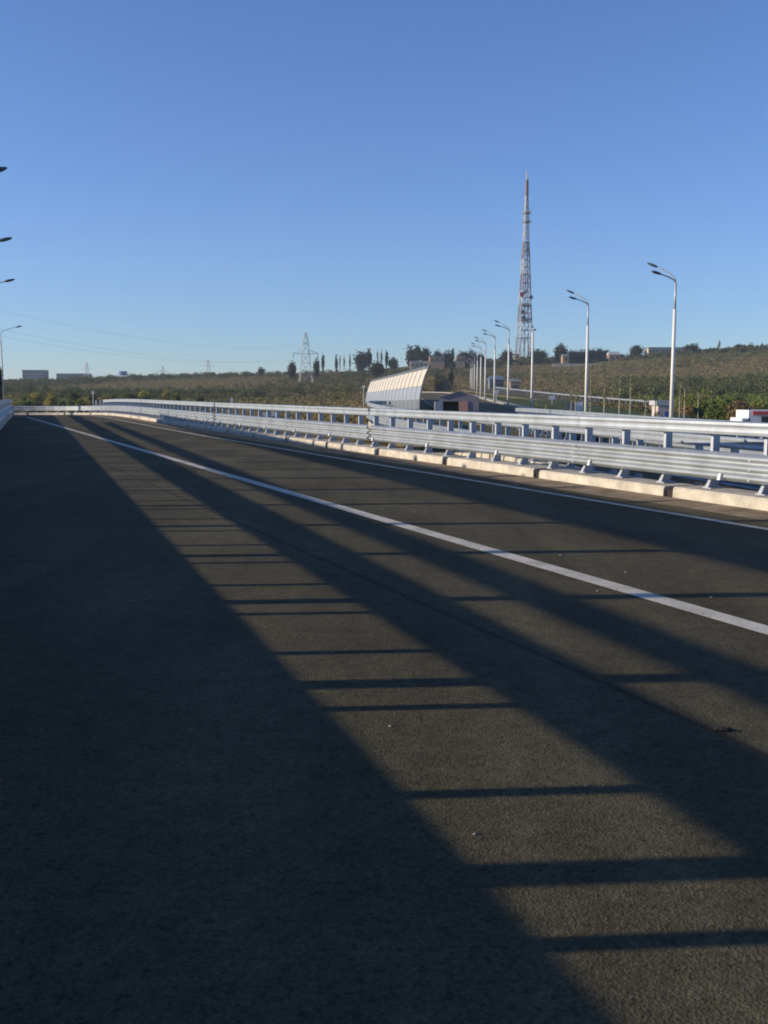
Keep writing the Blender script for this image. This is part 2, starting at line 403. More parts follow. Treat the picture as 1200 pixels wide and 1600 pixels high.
# windblown sand along the kerb, an uneven strip
mbs = MB(); KP = right_path(9.62, s0=-8, step=.4); T_, N_ = frames(KP); rr = random.Random(3); wv = .4
for i, (p, n_) in enumerate(zip(KP, N_)):
    wv += rr.uniform(-.05, .05); wv = min(.62, max(.26, wv))
    mbs.v += [tuple(p - n_ * wv + Vector((0, 0, .004))), tuple(p - n_ * wv * .5 + Vector((0, 0, .012))), tuple(p + n_ * .10 + Vector((0, 0, .022)))]
for i in range(len(KP) - 1):
    for k in (0, 1): mbs.f.append((3 * i + k, 3 * i + k + 1, 3 * i + 4 + k, 3 * i + 3 + k)); mbs.m.append(0)
tag(mbs.build('sand_drift', M['dirt'], smooth=True), 'brown sand drift lying along the foot of the concrete kerb', 'sand', kind='stuff')

# other roads
TM, NM = frames(MAIN)
strip('main_road', [p - n_ * 11 for p, n_ in zip(MAIN, NM)], [p + n_ * .4 for p, n_ in zip(MAIN, NM)], M['asphalt_far'], 0, .3)
strip('pavement', [p + n_ * .3 for p, n_ in zip(MAIN, NM)], [p + n_ * 1.6 for p, n_ in zip(MAIN, NM)], M['concrete'], .14, .12)
for q in (-10.5, -.2, -5.3): ribbon('road_edge_line', MAIN, .12, M['paint'], .006, q)
nn = 70; strip('ramp_road', even(RL, nn), even(RR + [Vector((16, 70, -1.45))], nn), M['asphalt_far'], -.02, .35)
M['grass'] = mat('verge_grass', (.075, .095, .035), 1, 0, .5, .5, .5, .05, detail=10)
mb = MB(); vi = [i for i, p in enumerate(MAIN) if 40 < p.y < 215 and p.x > 10]; qs = np.linspace(1.7, 14.5, 9)
for i in vi:
    for q in qs:
        v = MAIN[i] + NM[i] * q; mb.v.append((v.x, v.y, gz(v.x, v.y) + .06))
for a in range(len(vi) - 1):
    for b in range(8): mb.f.append((a * 9 + b, a * 9 + b + 1, a * 9 + b + 10, a * 9 + b + 9)); mb.m.append(0)
tag(mb.build('verge', M['grass'], smooth=True), kind='structure')
TS, NS = frames(SLIP)
strip('slip_road', [p - n_ * 4 for p, n_ in zip(SLIP, NS)], [p + n_ * 4 for p, n_ in zip(SLIP, NS)], M['asphalt_far'], .02, .25)

# ------------------------------------------------------------------ kerbs
def kerb(name, P, side, blk, gap, h, wd, label_mat):
    """row of concrete kerb blocks; each block a piece of its own"""
    root = tag(link(name, None), kind='structure')
    Q = resample(P, .1); T, N = frames(Q); nb = int(blk / .1); ng = int(gap / .1); i = 0; r = random.Random(5)
    while i + nb < len(Q):
        mb = MB(); ks = [i + int(k * nb / 6) for k in range(7)]; dh = r.uniform(-.008, .008); do = r.uniform(-.012, .012)
        prof = [(0 + do, -.1), (.012 + do, h - .03 + dh), (.04 + do, h + dh), (wd + do, h + dh), (wd + do, -.1)]
        for k in ks:
            for o, z in prof: mb.v.append(tuple(Q[k] + N[k] * o * side + Vector((0, 0, z))))
        n = len(prof)
        for a in range(6):
            for b in range(n):
                c = (b + 1) % n; mb.f.append((a * n + b, a * n + c, a * n + n + c, a * n + n + b)); mb.m.append(0)
        mb.f += [tuple(range(n)), tuple(range(6 * n + n - 1, 6 * n - 1, -1))]; mb.m += [0, 0]
        mb.build('kerb_block', label_mat, root); i += nb + ng
        if ng > 1 and i < len(Q):
            k = i - ng // 2; a = math.atan2(T[k].y, T[k].x)
            MB().box(tuple(Q[k] + N[k] * side * .16 + Vector((0, 0, h * .36))), (ng * .1 - .004, .2, h * .72), a).build('gap_shade_box', M['gap_shade'], root)  # dark box added in the gap to paint its shade
    return root
kerb('kerb', right_path(9.75, s0=1.06, step=.5), 1, 3.4, .2, .17, .62, M['concrete'])
kerb('kerb', left_path(-.12, step=.5, Y0=-9), -1, 3.4, 0, .31, .5, M['concrete'])
kerb('kerb', [p for p in RL if 0 < p.y < 61], 1, 3.4, .1, .15, .4, M['concrete'])

# ------------------------------------------------------------------ guardrails
def beam_profile(kind):
    """(offset towards the road, height) outline of the pressed steel beams"""
    if kind == 'three':
        z0, n, hgt, dep = .32, 3, .40, .09
    elif kind == 'two':
        z0, n, hgt, dep = .43, 2, .31, .08
    else:
        z0, n, hgt, dep = .955, 1, .195, .055
    pts = [(0, z0)]; wv = hgt / n
    if n == 1: pts = [(.0, z0), (.05, z0 + .012), (.055, z0 + .05), (.046, z0 + .085), (.046, z0 + .11), (.055, z0 + .145), (.05, z0 + .183), (0, z0 + .195)]
    else:
        for k in range(n):
            b = z0 + k * wv
            pts += [(dep * .3, b + wv * .08), (dep * .9, b + wv * .34), (dep, b + wv * .46), (dep, b + wv * .56), (dep * .9, b + wv * .68), (dep * .3, b + wv * .93)]
        pts.append((0, z0 + hgt))
    return pts
def panel(P, T, N, side, off, prof, name, root, m, i0, i1, ends=.16):
    mb = MB(); n = len(prof)
    for i in range(i0, i1 + 1):
        o = P[i] - N[i] * side * 0
        sh = Vector((0, 0, 0))
        if i == i1: sh = T[i] * ends
        for o_, z in prof: mb.v.append(tuple(P[i] + sh - N[i] * side * (off + o_) + Vector((0, 0, z))))
        for o_, z in prof: mb.v.append(tuple(P[i] + sh - N[i] * side * (off + o_ - .005) + Vector((0, 0, z))))
    k = 2 * n
    for a in range(i1 - i0):
        for b in range(n - 1):
            mb.f += [(a * k + b, a * k + b + 1, a * k + k + b + 1, a * k + k + b), (a * k + n + b + 1, a * k + n + b, a * k + k + n + b, a * k + k + n + b + 1)]
        mb.f += [(a * k, a * k + k, a * k + k + n, a * k + n), (a * k + n - 1, a * k + 2 * n - 1, a * k + k + 2 * n - 1, a * k + k + n - 1)]
    mb.m = [0] * len(mb.f)
    return mb.build(name, m, root)
def post_mesh(h, z0, dep=.115, face=.055):
    mb = MB(); t = .008; zc = (h + z0) / 2; hh = h - z0      # channel: flanges front and back, web across the road
    mb.box((0, 0, zc), (t, face, hh)); mb.box((-dep, 0, zc), (t, face, hh)); mb.box((-dep / 2, face / 2 - t / 2, zc), (dep - t - .002, t, hh))
    return mb.mesh('post', M['galv_post'])
def plate_mesh(z0):
    mb = MB(); mb.box((-.05, 0, z0 + .008), (.24, .17, .014))
    mb.add([(.006, -.03, z0 + .015), (.08, -.034, z0 + .015), (.012, -.026, z0 + .135), (.006, .03, z0 + .015), (.08, .034, z0 + .015), (.012, .026, z0 + .135)],
           [(0, 1, 2), (5, 4, 3), (0, 3, 4, 1), (1, 4, 5, 2), (2, 5, 3, 0)])
    return mb.mesh('base_plate', M['galv_post'])
def reflector_mesh():
    mb = MB(); mb.add([(0, -.03, 0), (.07, -.03, 0), (0, .03, 0), (.07, .03, 0), (0, -.02, .09), (.045, -.02, .09), (0, .02, .09), (.045, .02, .09)],
                      [(0, 1, 5, 4), (2, 6, 7, 3), (1, 3, 7, 5), (0, 4, 6, 2), (4, 5, 7, 6), (0, 2, 3, 1)]); return mb.mesh('reflector', M['signwhite'])
REFL = reflector_mesh()
def bolt_mesh():
    mb = MB(); mb.bar((0, 0, 0), (.018, 0, 0), .022, n=6); return mb.mesh('bolt', M['galv'])
BOLT = bolt_mesh()
def guardrail(name, label, P, side, kinds, post_h=1.13, z0=.17, every=1, panel_n=4, plates=True, top_to=None, refl=False, bolts=None, breaks=(), group=None, post_m=None):
    """side=+1: the post line lies on the right of the traffic (beams face left)"""
    root = thing(name, label, 'guardrail', (0, 0, 0), 0, group); T, N = frames(P)
    pm = post_mesh(post_h, z0); ps = post_mesh(.70, z0); bm_ = plate_mesh(z0)
    for i in range(0, len(P), every):
        a = math.atan2(-N[i].y * side, -N[i].x * side)
        p = link('post', pm if top_to is None or i <= top_to else ps, root, P[i] + N[i] * side * .1, a)
        if plates: link('base_plate', bm_, p)
    br = sorted(breaks)
    for kd in kinds:
        prof = beam_profile(kd); i = 0; nm = {'three': 'beam', 'two': 'beam', 'rail': 'top_rail'}[kd]
        while i < len(P) - 1:
            e = min(i + panel_n, len(P) - 1); cut = [b for b in br if i < b < e]
            if cut: e = cut[0]
            if kd == 'rail' and top_to is not None and e > top_to: break
            lap = -.13 if e in br else .16
            off = .012 + (.004 if (i // panel_n) % 2 else 0)
            panel(P, T, N, side, off, prof, nm, root, M['galv'], i, e, lap if e < len(P) - 1 else 0)
            if bolts is not None and kd == 'three' and i < bolts:
                a = math.atan2(-N[i].y * side, -N[i].x * side)
                for z in (.37, .51, .64): link('bolt', BOLT, root, P[i] + T[i] * .08 - N[i] * side * (off + .074) + Vector((0, 0, z)), a)
            i = e
    if refl:
        for i in range(2, len(P), 3):
            a = math.atan2(-N[i].y * side, -N[i].x * side)
            link('reflector', REFL, root, P[i] + T[i] * .6 - N[i] * side * .085 + Vector((0, 0, .335)), a)
    return root
GP = right_path(10.02, step=1.03, s0=2.0)
guardrail('guardrail', 'galvanised double-rail guardrail with closely spaced posts on the pale concrete kerb', GP, 1, ('three', 'rail'),
          refl=True, bolts=60, breaks=(21,), top_to=76)
LP = left_path(0, step=1.12, Y0=-9.13)
guardrail('guardrail', 'shaded guardrail with its back to the sun, running below the left row of lamps', LP, -1, ('three', 'rail'), z0=.22)
guardrail('guardrail', 'second galvanised guardrail behind the first, hooking round where the ramp turns away', [p for p in RL if p.y < 61], 1, ('three', 'rail'), z0=.14)
guardrail('guardrail', 'galvanised guardrail on the far side of the neighbouring ramp', RR, 1, ('three', 'rail'), z0=-.02)
SR = resample([p + n_ * 4.6 for p, n_ in zip(SLIP, NS)][1:], 2.0)
def outer(P): return P
guardrail('guardrail', 'distant guardrail line along the hillside slip road above the grass', SR, 1, ('two',), post_h=.74, z0=-.2, plates=False, panel_n=6)

# ------------------------------------------------------------------ noise screens
# beside the left guardrail, out of the picture: its posts, handrail and panels throw the bands of shade
SP = left_path(1.16, step=2.24, Y0=-9.9)[:30]
t = thing('noise_screen', 'tall steel screen on posts behind the shaded guardrail', 'screen'); T, N = frames(SP)
pmesh = MB().box((0, 0, 1.3), (.14, .13, 3.3)).mesh('post', M['galv_post'])
for i, p in enumerate(SP): link('post', pmesh, t, p, math.atan2(T[i].y, T[i].x))
for i in range(len(SP) - 1):
    a, b = SP[i], SP[i + 1]; c = (a + b) / 2; rz = math.atan2((b - a).y, (b - a).x); L_ = (b - a).length - .15
    MB().box((c.x, c.y, 1.625), (L_, .06, .125), rz).build('handrail', M['galv_post'], t)
    MB().box((c.x, c.y, 2.50), (L_, .08, .51), rz).build('panel', M['screen_mid'], t)

# the distant one
A0 = Vector((3.9, 110, -.3)); B0 = Vector((-3.2, 176, -1.1)); nb = 17
t = thing('noise_screen', 'curved cream and grey noise screen leaning over beside the shed', 'screen', (0, 0, 0))
ax = (B0 - A0); ax.z = 0; axn = ax.normalized(); rn = Vector((axn.y, -axn.x, 0))   # right of the direction away from us
def scr(u, v):          # u along, v height metres -> curved section leaning to the right
    p = A0.lerp(B0, u); k = max(0, v / 4.75); return p + rn * (.05 * k + 1.05 * k ** 2.2) + Vector((0, 0, v))
def scr_h(u): return 4.72
bands = ((.0, 1.05, 'screen_low', 'clear_panel'), (1.09, 2.55, 'screen_mid', 'frosted_panel'), (2.58, 4.45, 'screen_top', 'cream_panel'))
for i in range(nb):
    u0, u1 = (i + .02) / nb, (i + .98) / nb
    for v0, v1, mm, nm in bands:
        mb = MB(); ks = 5
        for k in range(ks):
            v = v0 + (v1 - v0) * k / (ks - 1)
            for u in (u0, u1):
                mb.v += [tuple(scr(u, v)), tuple(scr(u, v) + rn * .06)]
        for k in range(ks - 1):
            a = 4 * k; mb.f += [(a, a + 2, a + 6, a + 4), (a + 1, a + 5, a + 7, a + 3), (a, a + 4, a + 5, a + 1), (a + 2, a + 3, a + 7, a + 6)]
        mb.f += [(0, 1, 3, 2), (4 * ks - 4, 4 * ks - 2, 4 * ks - 1, 4 * ks - 3)]; mb.m = [0] * len(mb.f)
        mb.build(nm, M[mm], t)
for i in range(nb + 1):
    u = i / nb; MB().tube([scr(u, v) - rn * .03 for v in (-.6, .6, 1.6, 2.6, 3.6, 4.72)], .085, 6).build('post', M['steel' if i == 0 else 'galv_post'], t)
MB().tube([scr(u, 4.62) for u in np.linspace(-.005, 1.005, 9)], .15, 6).build('top_rail', M['steel'], t)
MB().tube([scr(u, 1.07) - rn * .02 for u in np.linspace(0, 1, 5)], .05, 6).build('mid_rail', M['galv'], t)

# ------------------------------------------------------------------ shed
t = thing('metal_shed', 'dark sheet metal garage with a pale and a pinkish door leaf standing open', 'shed', (7.45, 100, -1.5), math.radians(-4))
W, Dp, H0, H1 = 3.9, 5.0, 2.55, 3.12
for sx in (-1, 1): MB().box((sx * W / 2, Dp / 2, H0 / 2), (.06, Dp, H0)).build('side_wall', M['shed'], t)
MB().box((0, Dp, H0 / 2), (W - .08, .06, H0)).build('back_wall', M['shed'], t)
MB().add([(-W / 2, 0, H0 - .4), (W / 2, 0, H0 - .4), (W / 2, 0, H0), (0, 0, H1), (-W / 2, 0, H0), (-W / 2, .06, H0 - .4), (W / 2, .06, H0 - .4), (W / 2, .06, H0), (0, .06, H1), (-W / 2, .06, H0)],
         [(0, 1, 2, 3, 4), (9, 8, 7, 6, 5), (0, 5, 6, 1), (1, 6, 7, 2), (2, 7, 8, 3), (3, 8, 9, 4), (4, 9, 5, 0)]).build('gable', M['shed'], t)
MB().box((1.33, .03, 1.07), (1.15, .06, 2.15)).build('front_wall', M['shed'], t)
for sx in (-1, 1):
    R = Matrix.Rotation(sx * math.atan2(H1 - H0, W / 2), 3, 'Y')
    MB().box((sx * (W / 4 + .06), Dp / 2, (H0 + H1) / 2 + .03), (W / 2 + .22, Dp + .3, .05), R=R).build('roof', M['shedroof'], t)
MB().box((-1.98, -.72, 1.1), (.95, .05, 2.1), math.radians(32)).build('door', M['doorpale'], t)
MB().box((.45, -.05, 1.1), (.92, .05, 2.1)).build('door', M['doorpink'], t)
MB().box((0, Dp / 2, .03), (W - .1, Dp - .1, .05)).build('floor', M['interior'], t)
MB().box((-.6, Dp * .6, .85), (1.0, .6, 1.5), .2).build('cupboard', M['grey_wall'], t)

# ------------------------------------------------------------------ street lamps
def lamp_proto(name, label, cat, group, H, arms, white=.74, r0=.15):
    t = thing(name, label, cat, (0, 0, 0), 0, group)
    MB().tube([(0, 0, -.3), (0, 0, H * white)], [r0, r0 * .78], 12).build('pole', M['lampwhite'], t, True)
    hz = H - 1.3
    MB().tube([(0, 0, H * white - .02), (0, 0, hz)], [r0 * .55, r0 * .5], 10).build('upper_pole', M['lampgrey'], t, True)
    MB().box((0, 0, .12), (.42, .42, .24)).build('base', M['concrete'], t)
    for dx, dy, dz in arms:                # curved arm reaching towards (dx,dy)
        pts = [Vector((dx * k ** 1.6, dy * k ** 1.6, hz - .02 + dz * k ** .8)) for k in np.linspace(0, 1, 9)]
        MB().tube(pts, [r0 * .42 - r0 * .12 * k / 8 for k in range(9)], 8).build('arm', M['lampgrey'], t, True)
        d = (pts[-1] - pts[-2]).normalized(); c = pts[-1] + d * .33
        x = d; y = Vector((0, 0, 1)).cross(x).normalized(); z = x.cross(y); R = Matrix((x, y, z)).transposed()
        mb = MB(); mb.ellipsoid(c, (.46, .17, .10), 12, 6, R); mb.build('lamp_head', M['lamphead'], t, True)
    return t
G1 = 'twin lamps along the main road'
rl = [(74, 1050), (94.5, 916), (134, 794), (154, 772.5), (173, 758), (195, 751), (220, 745.5), (250, 741), (285, 737.5), (320, 735)]
tops = [415, 457, 503, 517, 528, 537, 545, 553, 559, 564]
lab = ['white lamp post with two curved arms, standing beside the hedge and the striped truck',
       'white lamp post with two curved arms, standing beside the grey billboard and the grass',
       'white lamp post with two curved arms, first beyond the metal shed'] + ['white twin-armed lamp post in the dwindling row beyond the metal shed'] * 7
proto = lamp_proto('street_lamp', lab[0], 'street lamp', G1, 12.4, [(-1.3, .5, 1.25), (-1.25, -.4, .62)])
for i, ((D, x), yt) in enumerate(zip(rl, tops)):
    o = proto if i == 0 else copy_tree(proto)
    j = min(range(len(MAIN)), key=lambda k: abs(MAIN[k].y - D)); zb = MAIN[j].z + .14 if D < 200 else 0
    p = pix(x, HOR, D=D); zt = pix(x, yt, D=D).z; zb = zb if D < 200 else gz(p.x, D)
    o.location = (p.x, D, zb); s = (zt - zb) / 12.35; o.scale = (1, 1, s); o['label'] = lab[i]
p = pix(831, HOR, D=120)
o = lamp_proto('street_lamp', 'white lamp post in front of the lattice tower, its arms pointing away', 'street lamp', None, 10.9, [(.15, 1.5, .6), (.4, 1.4, .3)], .87)
o.location = (p.x, 120, -.9)
G2 = 'single lamps along the left guardrail'
lp = [((39.7, 5, 261), 'single-armed lamp whose dark head alone reaches over the left guardrail, highest of its row'), ((57.7, 15, 371), 'single-armed lamp, second highest head over the left guardrail'),
      ((78.9, 20, 436), 'single-armed lamp, third head of the row over the left guardrail'), ((134, 38, 509), 'far single-armed lamp, lowest and last of the left row, its thin pole in view')]
p2 = None
for (D, x, y), lb in lp:
    if p2 is None: p2 = o = lamp_proto('street_lamp', lb, 'street lamp', G2, 10.7, [(2.1, .1, .9)], .74, .12)
    else: o = copy_tree(p2)
    hp = pix(x, y, D=D); o.location = (hp.x - 2.75 - (.45 if D > 100 else 0), D, hp.z - 10.45); o['label'] = lb

# ------------------------------------------------------------------ lattice tower
m_ = .3846 * 1.0; DT = 600
tc_ = pix(818, 613, D=DT); zt = lambda y: pix(818, y, D=DT).z
t = thing('lattice_tower', 'tall red and white lattice broadcasting tower on the hilltop', 'tower', (tc_.x, DT, gz(tc_.x, DT) - .3), math.radians(12)); Z0 = gz(tc_.x, DT) - .3
sec = [(None, 528, 14, 'red'), (528, 503, 12.6, 'white'), (503, 475, 11.0, 'red'), (475, 455, 9.4, 'white'), (455, 428, 8.6, 'red'), (428, 405, 7.2, 'white'),
       (405, 378, 6.2, 'red'), (378, 347, 5.2, 'white'), (347, 330, 4.3, 'white'), (330, 306, 3.6, 'white'), (306, 281, 2.5, 'red')]
wd_at = {}
for k, (y0, y1, wp, cl) in enumerate(sec):
    w0 = wp * (.29 if k < 7 else .25); w1 = (sec[k + 1][2] if k + 1 < len(sec) else 2.0) * (.29 if k < 6 else .25)
    z0, z1 = (zt(y0) - Z0 if y0 else 0), zt(y1) - Z0; mb = MB(); big = .36 if k < 7 else .28
    c0 = [Vector((a * w0, b * w0, z0)) for a, b in ((-1, -1), (1, -1), (1, 1), (-1, 1))]; c1 = [Vector((a * w1, b * w1, z1)) for a, b in ((-1, -1), (1, -1), (1, 1), (-1, 1))]
    for a, b in zip(c0, c1): mb.bar(a, b, big)
    npan = 1 if k == 0 else 2
    for q in range(npan):
        l0 = [a.lerp(b, q / npan) for a, b in zip(c0, c1)]; l1 = [a.lerp(b, (q + 1) / npan) for a, b in zip(c0, c1)]
        for i in range(4):
            j = (i + 1) % 4; mid = (l1[i] + l1[j]) / 2
            mb.bar(l0[i], mid, big * .42); mb.bar(l0[j], mid, big * .42); mb.bar(l1[i], l1[j], big * .5)
    mb.build('lattice_section', M[cl], t)
    if k < 6: MB().bar((0, 0, z0), (0, 0, z1), .42, n=6).build('inner_shaft', M['red' if cl == 'red' else 'pylon'], t)
MB().tube([(0, 0, zt(310) - Z0), (0, 0, zt(285) - Z0)], .65, 8).build('antenna_drum', M['red'], t)
MB().tube([(0, 0, zt(283) - Z0), (0, 0, zt(272) - Z0), (0, 0, zt(264) - Z0)], [.5, .32, .14], 6).build('mast', M['white'], t)
for y, r in ((333, 6.2), (347, 6.4), (500, 9.5), (478, 9.0)):
    z = zt(y) - Z0; mb = MB(); r *= .385
    mb.tube([(0, 0, z - .35), (0, 0, z + .35)], r, 12)
    for a in range(12):
        x, yy = r * math.cos(a * .5236), r * math.sin(a * .5236); mb.bar((x, yy, z), (x, yy, z + 1.4), .12)
    mb.build('platform', M['steel'], t)
for (dx, y, r, mm) in ((-3, 461, 1.5, 'redpaint'), (-1, 457, 1.3, 'white'), (2.6, 465, 1.2, 'grey_wall'), (-2.4, 488, 1.3, 'steel'), (-1.5, 497, 1.3, 'steel'), (0, 392, 1.3, 'steel')):
    z = zt(y) - Z0; mb = MB(); mb.tube([(dx, -3.2, z), (dx, -2.6, z), (dx, -2.2, z)], [r, r * .95, r * .3], 12); mb.build('dish_antenna', M[mm], t)

# ------------------------------------------------------------------ power pylon and lines
DP = 430; pb = pix(478, HOR, D=DP); zb = gz(pb.x, DP); zP = lambda y: pix(478, y, D=DP).z
t = thing('power_pylon', 'grey lattice power pylon with one wide crossarm on the scrubby slope', 'pylon', (pb.x, DP, zb), math.radians(10))
top = zP(520) - zb; arm = zP(553) - zb; mb = MB()
lev = [(0, 2.9), (.22 * top, 2.3), (.42 * top, 1.85), (arm, 1.55), (arm + (top - arm) * .5, 1.15), (top, .45)]
for (z0, w0), (z1, w1) in zip(lev, lev[1:]):
    c0 = [Vector((a * w0, b * w0, z0)) for a, b in ((-1, -1), (1, -1), (1, 1), (-1, 1))]; c1 = [Vector((a * w1, b * w1, z1)) for a, b in ((-1, -1), (1, -1), (1, 1), (-1, 1))]
    for i in range(4):
        j = (i + 1) % 4; mb.bar(c0[i], c1[i], .085); mb.bar(c0[i], c1[j], .045); mb.bar(c0[j], c1[i], .045); mb.bar(c1[i], c1[j], .05)
mb.build('lattice_body', M['pylon'], t)
for s_ in (-1, 1):
    mb = MB(); e = Vector((s_ * 5.4, 0, arm + .25))
    for b in (-1, 1): mb.bar((s_ * 1.4, b * 1.2, arm), e, .08); mb.bar((s_ * 1.4, b * 1.2, arm + 1.7), e, .06)
    for q in (.35, .65): mb.bar((s_ * (1.4 + 4 * q), 0, arm + .1), (s_ * (1.4 + 4 * q), 0, arm + 1.7 * (1 - q)), .08)
    mb.build('crossarm', M['pylon'], t)
ins = []
for xx, z in ((-5.2, arm), (5.2, arm), (0, top - 3.5)):
    MB().tube([(xx, 0, z), (xx, 0, z - 1.5)], .16, 6).build('insulator', M['steel'], t); ins.append(Vector((pb.x + xx, DP, zb + z - 1.5)))
for k, a in enumerate(ins):
    b = [Vector((-92, 168, 17.0)), Vector((-86, 168, 17)), Vector((-89, 168, 21.5))][k]
    pts = [a.lerp(b, q) - Vector((0, 0, 22 * q * (1 - q))) for q in np.linspace(0, 1, 22)]
    tag(MB().tube(pts, .014, 5).build('power_line', M['cable']), 'thin power line sagging from the pylon towards the upper left sky', 'power line', 'power lines from the pylon')
def far_pylon(x, y, D, lb):
    p = pix(x, HOR, D=D); z0 = gz(p.x, D); H = pix(x, y, D=D).z - z0
    t = thing('power_pylon', lb, 'pylon', (p.x, D, z0)); mb = MB()
    for a, b in ((-1, -1), (1, -1), (1, 1), (-1, 1)): mb.bar((a * 2.2, b * 2.2, 0), (a * .4, b * .4, H), .13)
    for q in range(6):
        for a in (-1, 1): mb.bar((-2.2 + 1.8 * q / 6, a * (2.2 - 1.8 * q / 6), H * q / 6), (2.2 - 1.8 * (q + 1) / 6, a * (2.2 - 1.8 * (q + 1) / 6), H * (q + 1) / 6), .07)
    mb.build('lattice_body', M['pylon'], t)
    MB().bar((-4.5, 0, H * .72), (4.5, 0, H * .72), .12).build('crossarm', M['pylon'], t)
far_pylon(137, 567, 800, 'tiny far pylon beside the long grey block on the skyline'); far_pylon(326, 562, 800, 'tiny far pylon above the brown scrub slope'); far_pylon(255, 572, 850, 'tiny far mast on the low wooded ridge')

# ------------------------------------------------------------------ foliage
def leaves(C, size, rng, flat=.0):
    """quads of random tilt at centres C"""
    n = len(C); a = rng.normal(size=(n, 3)); a /= np.linalg.norm(a, axis=1)[:, None]
    b = rng.normal(size=(n, 3)); b -= a * (a * b).sum(1)[:, None]; b /= np.linalg.norm(b, axis=1)[:, None]
    s = size * rng.uniform(.55, 1.3, n)[:, None]
    V = np.stack([C - a * s - b * s * .6, C + a * s - b * s * .6, C + a * s + b * s * .6, C - a * s + b * s * .6], 1).reshape(-1, 3)
    return V, np.arange(4 * n).reshape(n, 4)
def blob(rng, n, clumps, rx, rz, spread=.3, hollow=.55):
    c = rng.normal(size=(clumps, 3)); c /= np.linalg.norm(c, axis=1)[:, None]; c *= rng.uniform(hollow, 1, clumps)[:, None] * rng.uniform(.75, 1.08, clumps)[:, None]
    c *= (1 - spread); k = rng.integers(0, clumps, n); sp = rng.uniform(.55, 1.2, clumps)[k][:, None]
    P = c[k] + rng.normal(size=(n, 3)) * spread * .62 * sp
    return P * np.array([rx, rx, rz]), k
def tint(rng, base, n, k=None, amt=.13):
    base = np.array(base); v = rng.uniform(1 - amt, 1 + amt, n)[:, None]
    if k is not None:
        kk = rng.uniform(.86, 1.14, k.max() + 1)[k][:, None]; v = v * kk
    return np.clip(base * v * (1 + rng.normal(size=(n, 3)) * .06), .004, 1)
def crown_mesh(name, seed, n, clumps, rx, rz, zc, size, col, spread=.3):
    rng = np.random.default_rng(seed); P, k = blob(rng, n, clumps, rx, rz, spread); P[:, 2] += zc
    V, F_ = leaves(P, size, rng); return np_mesh(name, V, F_, M['leaf'], np.repeat(tint(rng, col, n, k), 4, 0))
GREEN_D = (.046, .062, .032); GREEN_M = (.105, .122, .045); OLIVE = (.185, .160, .064); RUST = (.23, .16, .078); YEL = (.30, .25, .06); LIME = (.16, .19, .05)
TREES = {}
def tree_meshes(kind, var):
    key = (kind, var)
    if key in TREES: return TREES[key]
    r = random.Random(hash(kind) % 1 + var * 17 + len(kind)); tm = MB()
    if kind == 'poplar':
        cm = crown_mesh('crown', 50 + var, 900, 26, 1.25, 6.0, 7.2, .26, GREEN_D, .28)
        tm.tube([(0, 0, -.4), (.05, 0, 3), (0, .05, 11)], [.3, .2, .05], 7)
        for i in range(7): a = r.uniform(0, 6.28); z = r.uniform(2, 8); tm.bar((0, 0, z), (.8 * math.cos(a), .8 * math.sin(a), z + 2.2), .07, .02)
    elif kind == 'sparse':
        cm = crown_mesh('crown', 60 + var, 230, 18, 1.2, 5.0, 7.0, .24, OLIVE, .3)
        tm.tube([(0, 0, -.4), (.08, 0, 5), (0, .05, 12)], [.24, .16, .04], 7)
        for i in range(12): a = r.uniform(0, 6.28); z = r.uniform(2.5, 9); tm.bar((0, 0, z), (.9 * math.cos(a), .9 * math.sin(a), z + 2.0), .06, .02)
    elif kind == 'broad':
        cm = crown_mesh('crown', 70 + var, 2300, 36, 4.2, 4.6, 4.9, .33, GREEN_D if var % 2 else (.042, .052, .024), .34)
        tm.tube([(0, 0, -.4), (.1, .05, 2), (.2, 0, 5)], [.38, .3, .12], 8)
        for i in range(8): a = r.uniform(0, 6.28); z = r.uniform(1.6, 4); tm.bar((.1, 0, z), (2.6 * math.cos(a), 2.6 * math.sin(a), z + 2.6), .12, .03)
    else:                              # bush
        col = {'bush': GREEN_M, 'lime': LIME, 'yellow': YEL, 'rusty': RUST}[kind]
        cm = crown_mesh('crown', 80 + var * 3 + len(kind), 1500, 30, 1.9, 1.35, 1.35, .13, col, .36)
        for i in range(7): a = r.uniform(0, 6.28); tm.bar((0, 0, -.2), (1.0 * math.cos(a), 1.0 * math.sin(a), 1.5), .06, .015)
    TREES[key] = (cm, tm.mesh('trunk', M['bark'])); return TREES[key]
HT = {'poplar': 13.4, 'sparse': 12.2, 'broad': 9.9, 'bush': 2.8, 'lime': 2.8, 'yellow': 2.8, 'rusty': 2.8}
NAME = {'poplar': 'poplar_tree', 'sparse': 'bare_poplar_tree', 'broad': 'broadleaf_tree', 'bush': 'bush', 'lime': 'bush', 'yellow': 'bush', 'rusty': 'bush'}
def tree(kind, x, ytop, D, wpx, label, group, var=0, cat=None):
    p = pix(x, HOR, D=D); z = gz(p.x, D); H = max(.8, pix(x, ytop, D=D).z - z)
    wm = wpx * D / F_PX * (1.3 if kind == 'broad' else 1); base_w = {'poplar': 2.7, 'sparse': 2.6, 'broad': 8.6}.get(kind, 3.9)
    o = thing(NAME[kind], label, cat or ('bush' if 'bush' in NAME[kind] else 'tree'), (p.x, D, z), RNG.uniform(0, 6.28), group)
    cm, tm = tree_meshes(kind, var); o.scale = (wm / base_w, wm / base_w, H / HT[kind])
    link('crown', cm, o); link('trunk' if 'bush' not in NAME[kind] else 'stem', tm, o); return o
GS = 'trees on the skyline'
for i, (x, y, wp) in enumerate([(505, 546, 6.5), (526, 548, 6)]): tree('poplar', x, y, 540, wp, 'dark narrow poplar near the power pylon', 'dark poplars by the pylon', i)
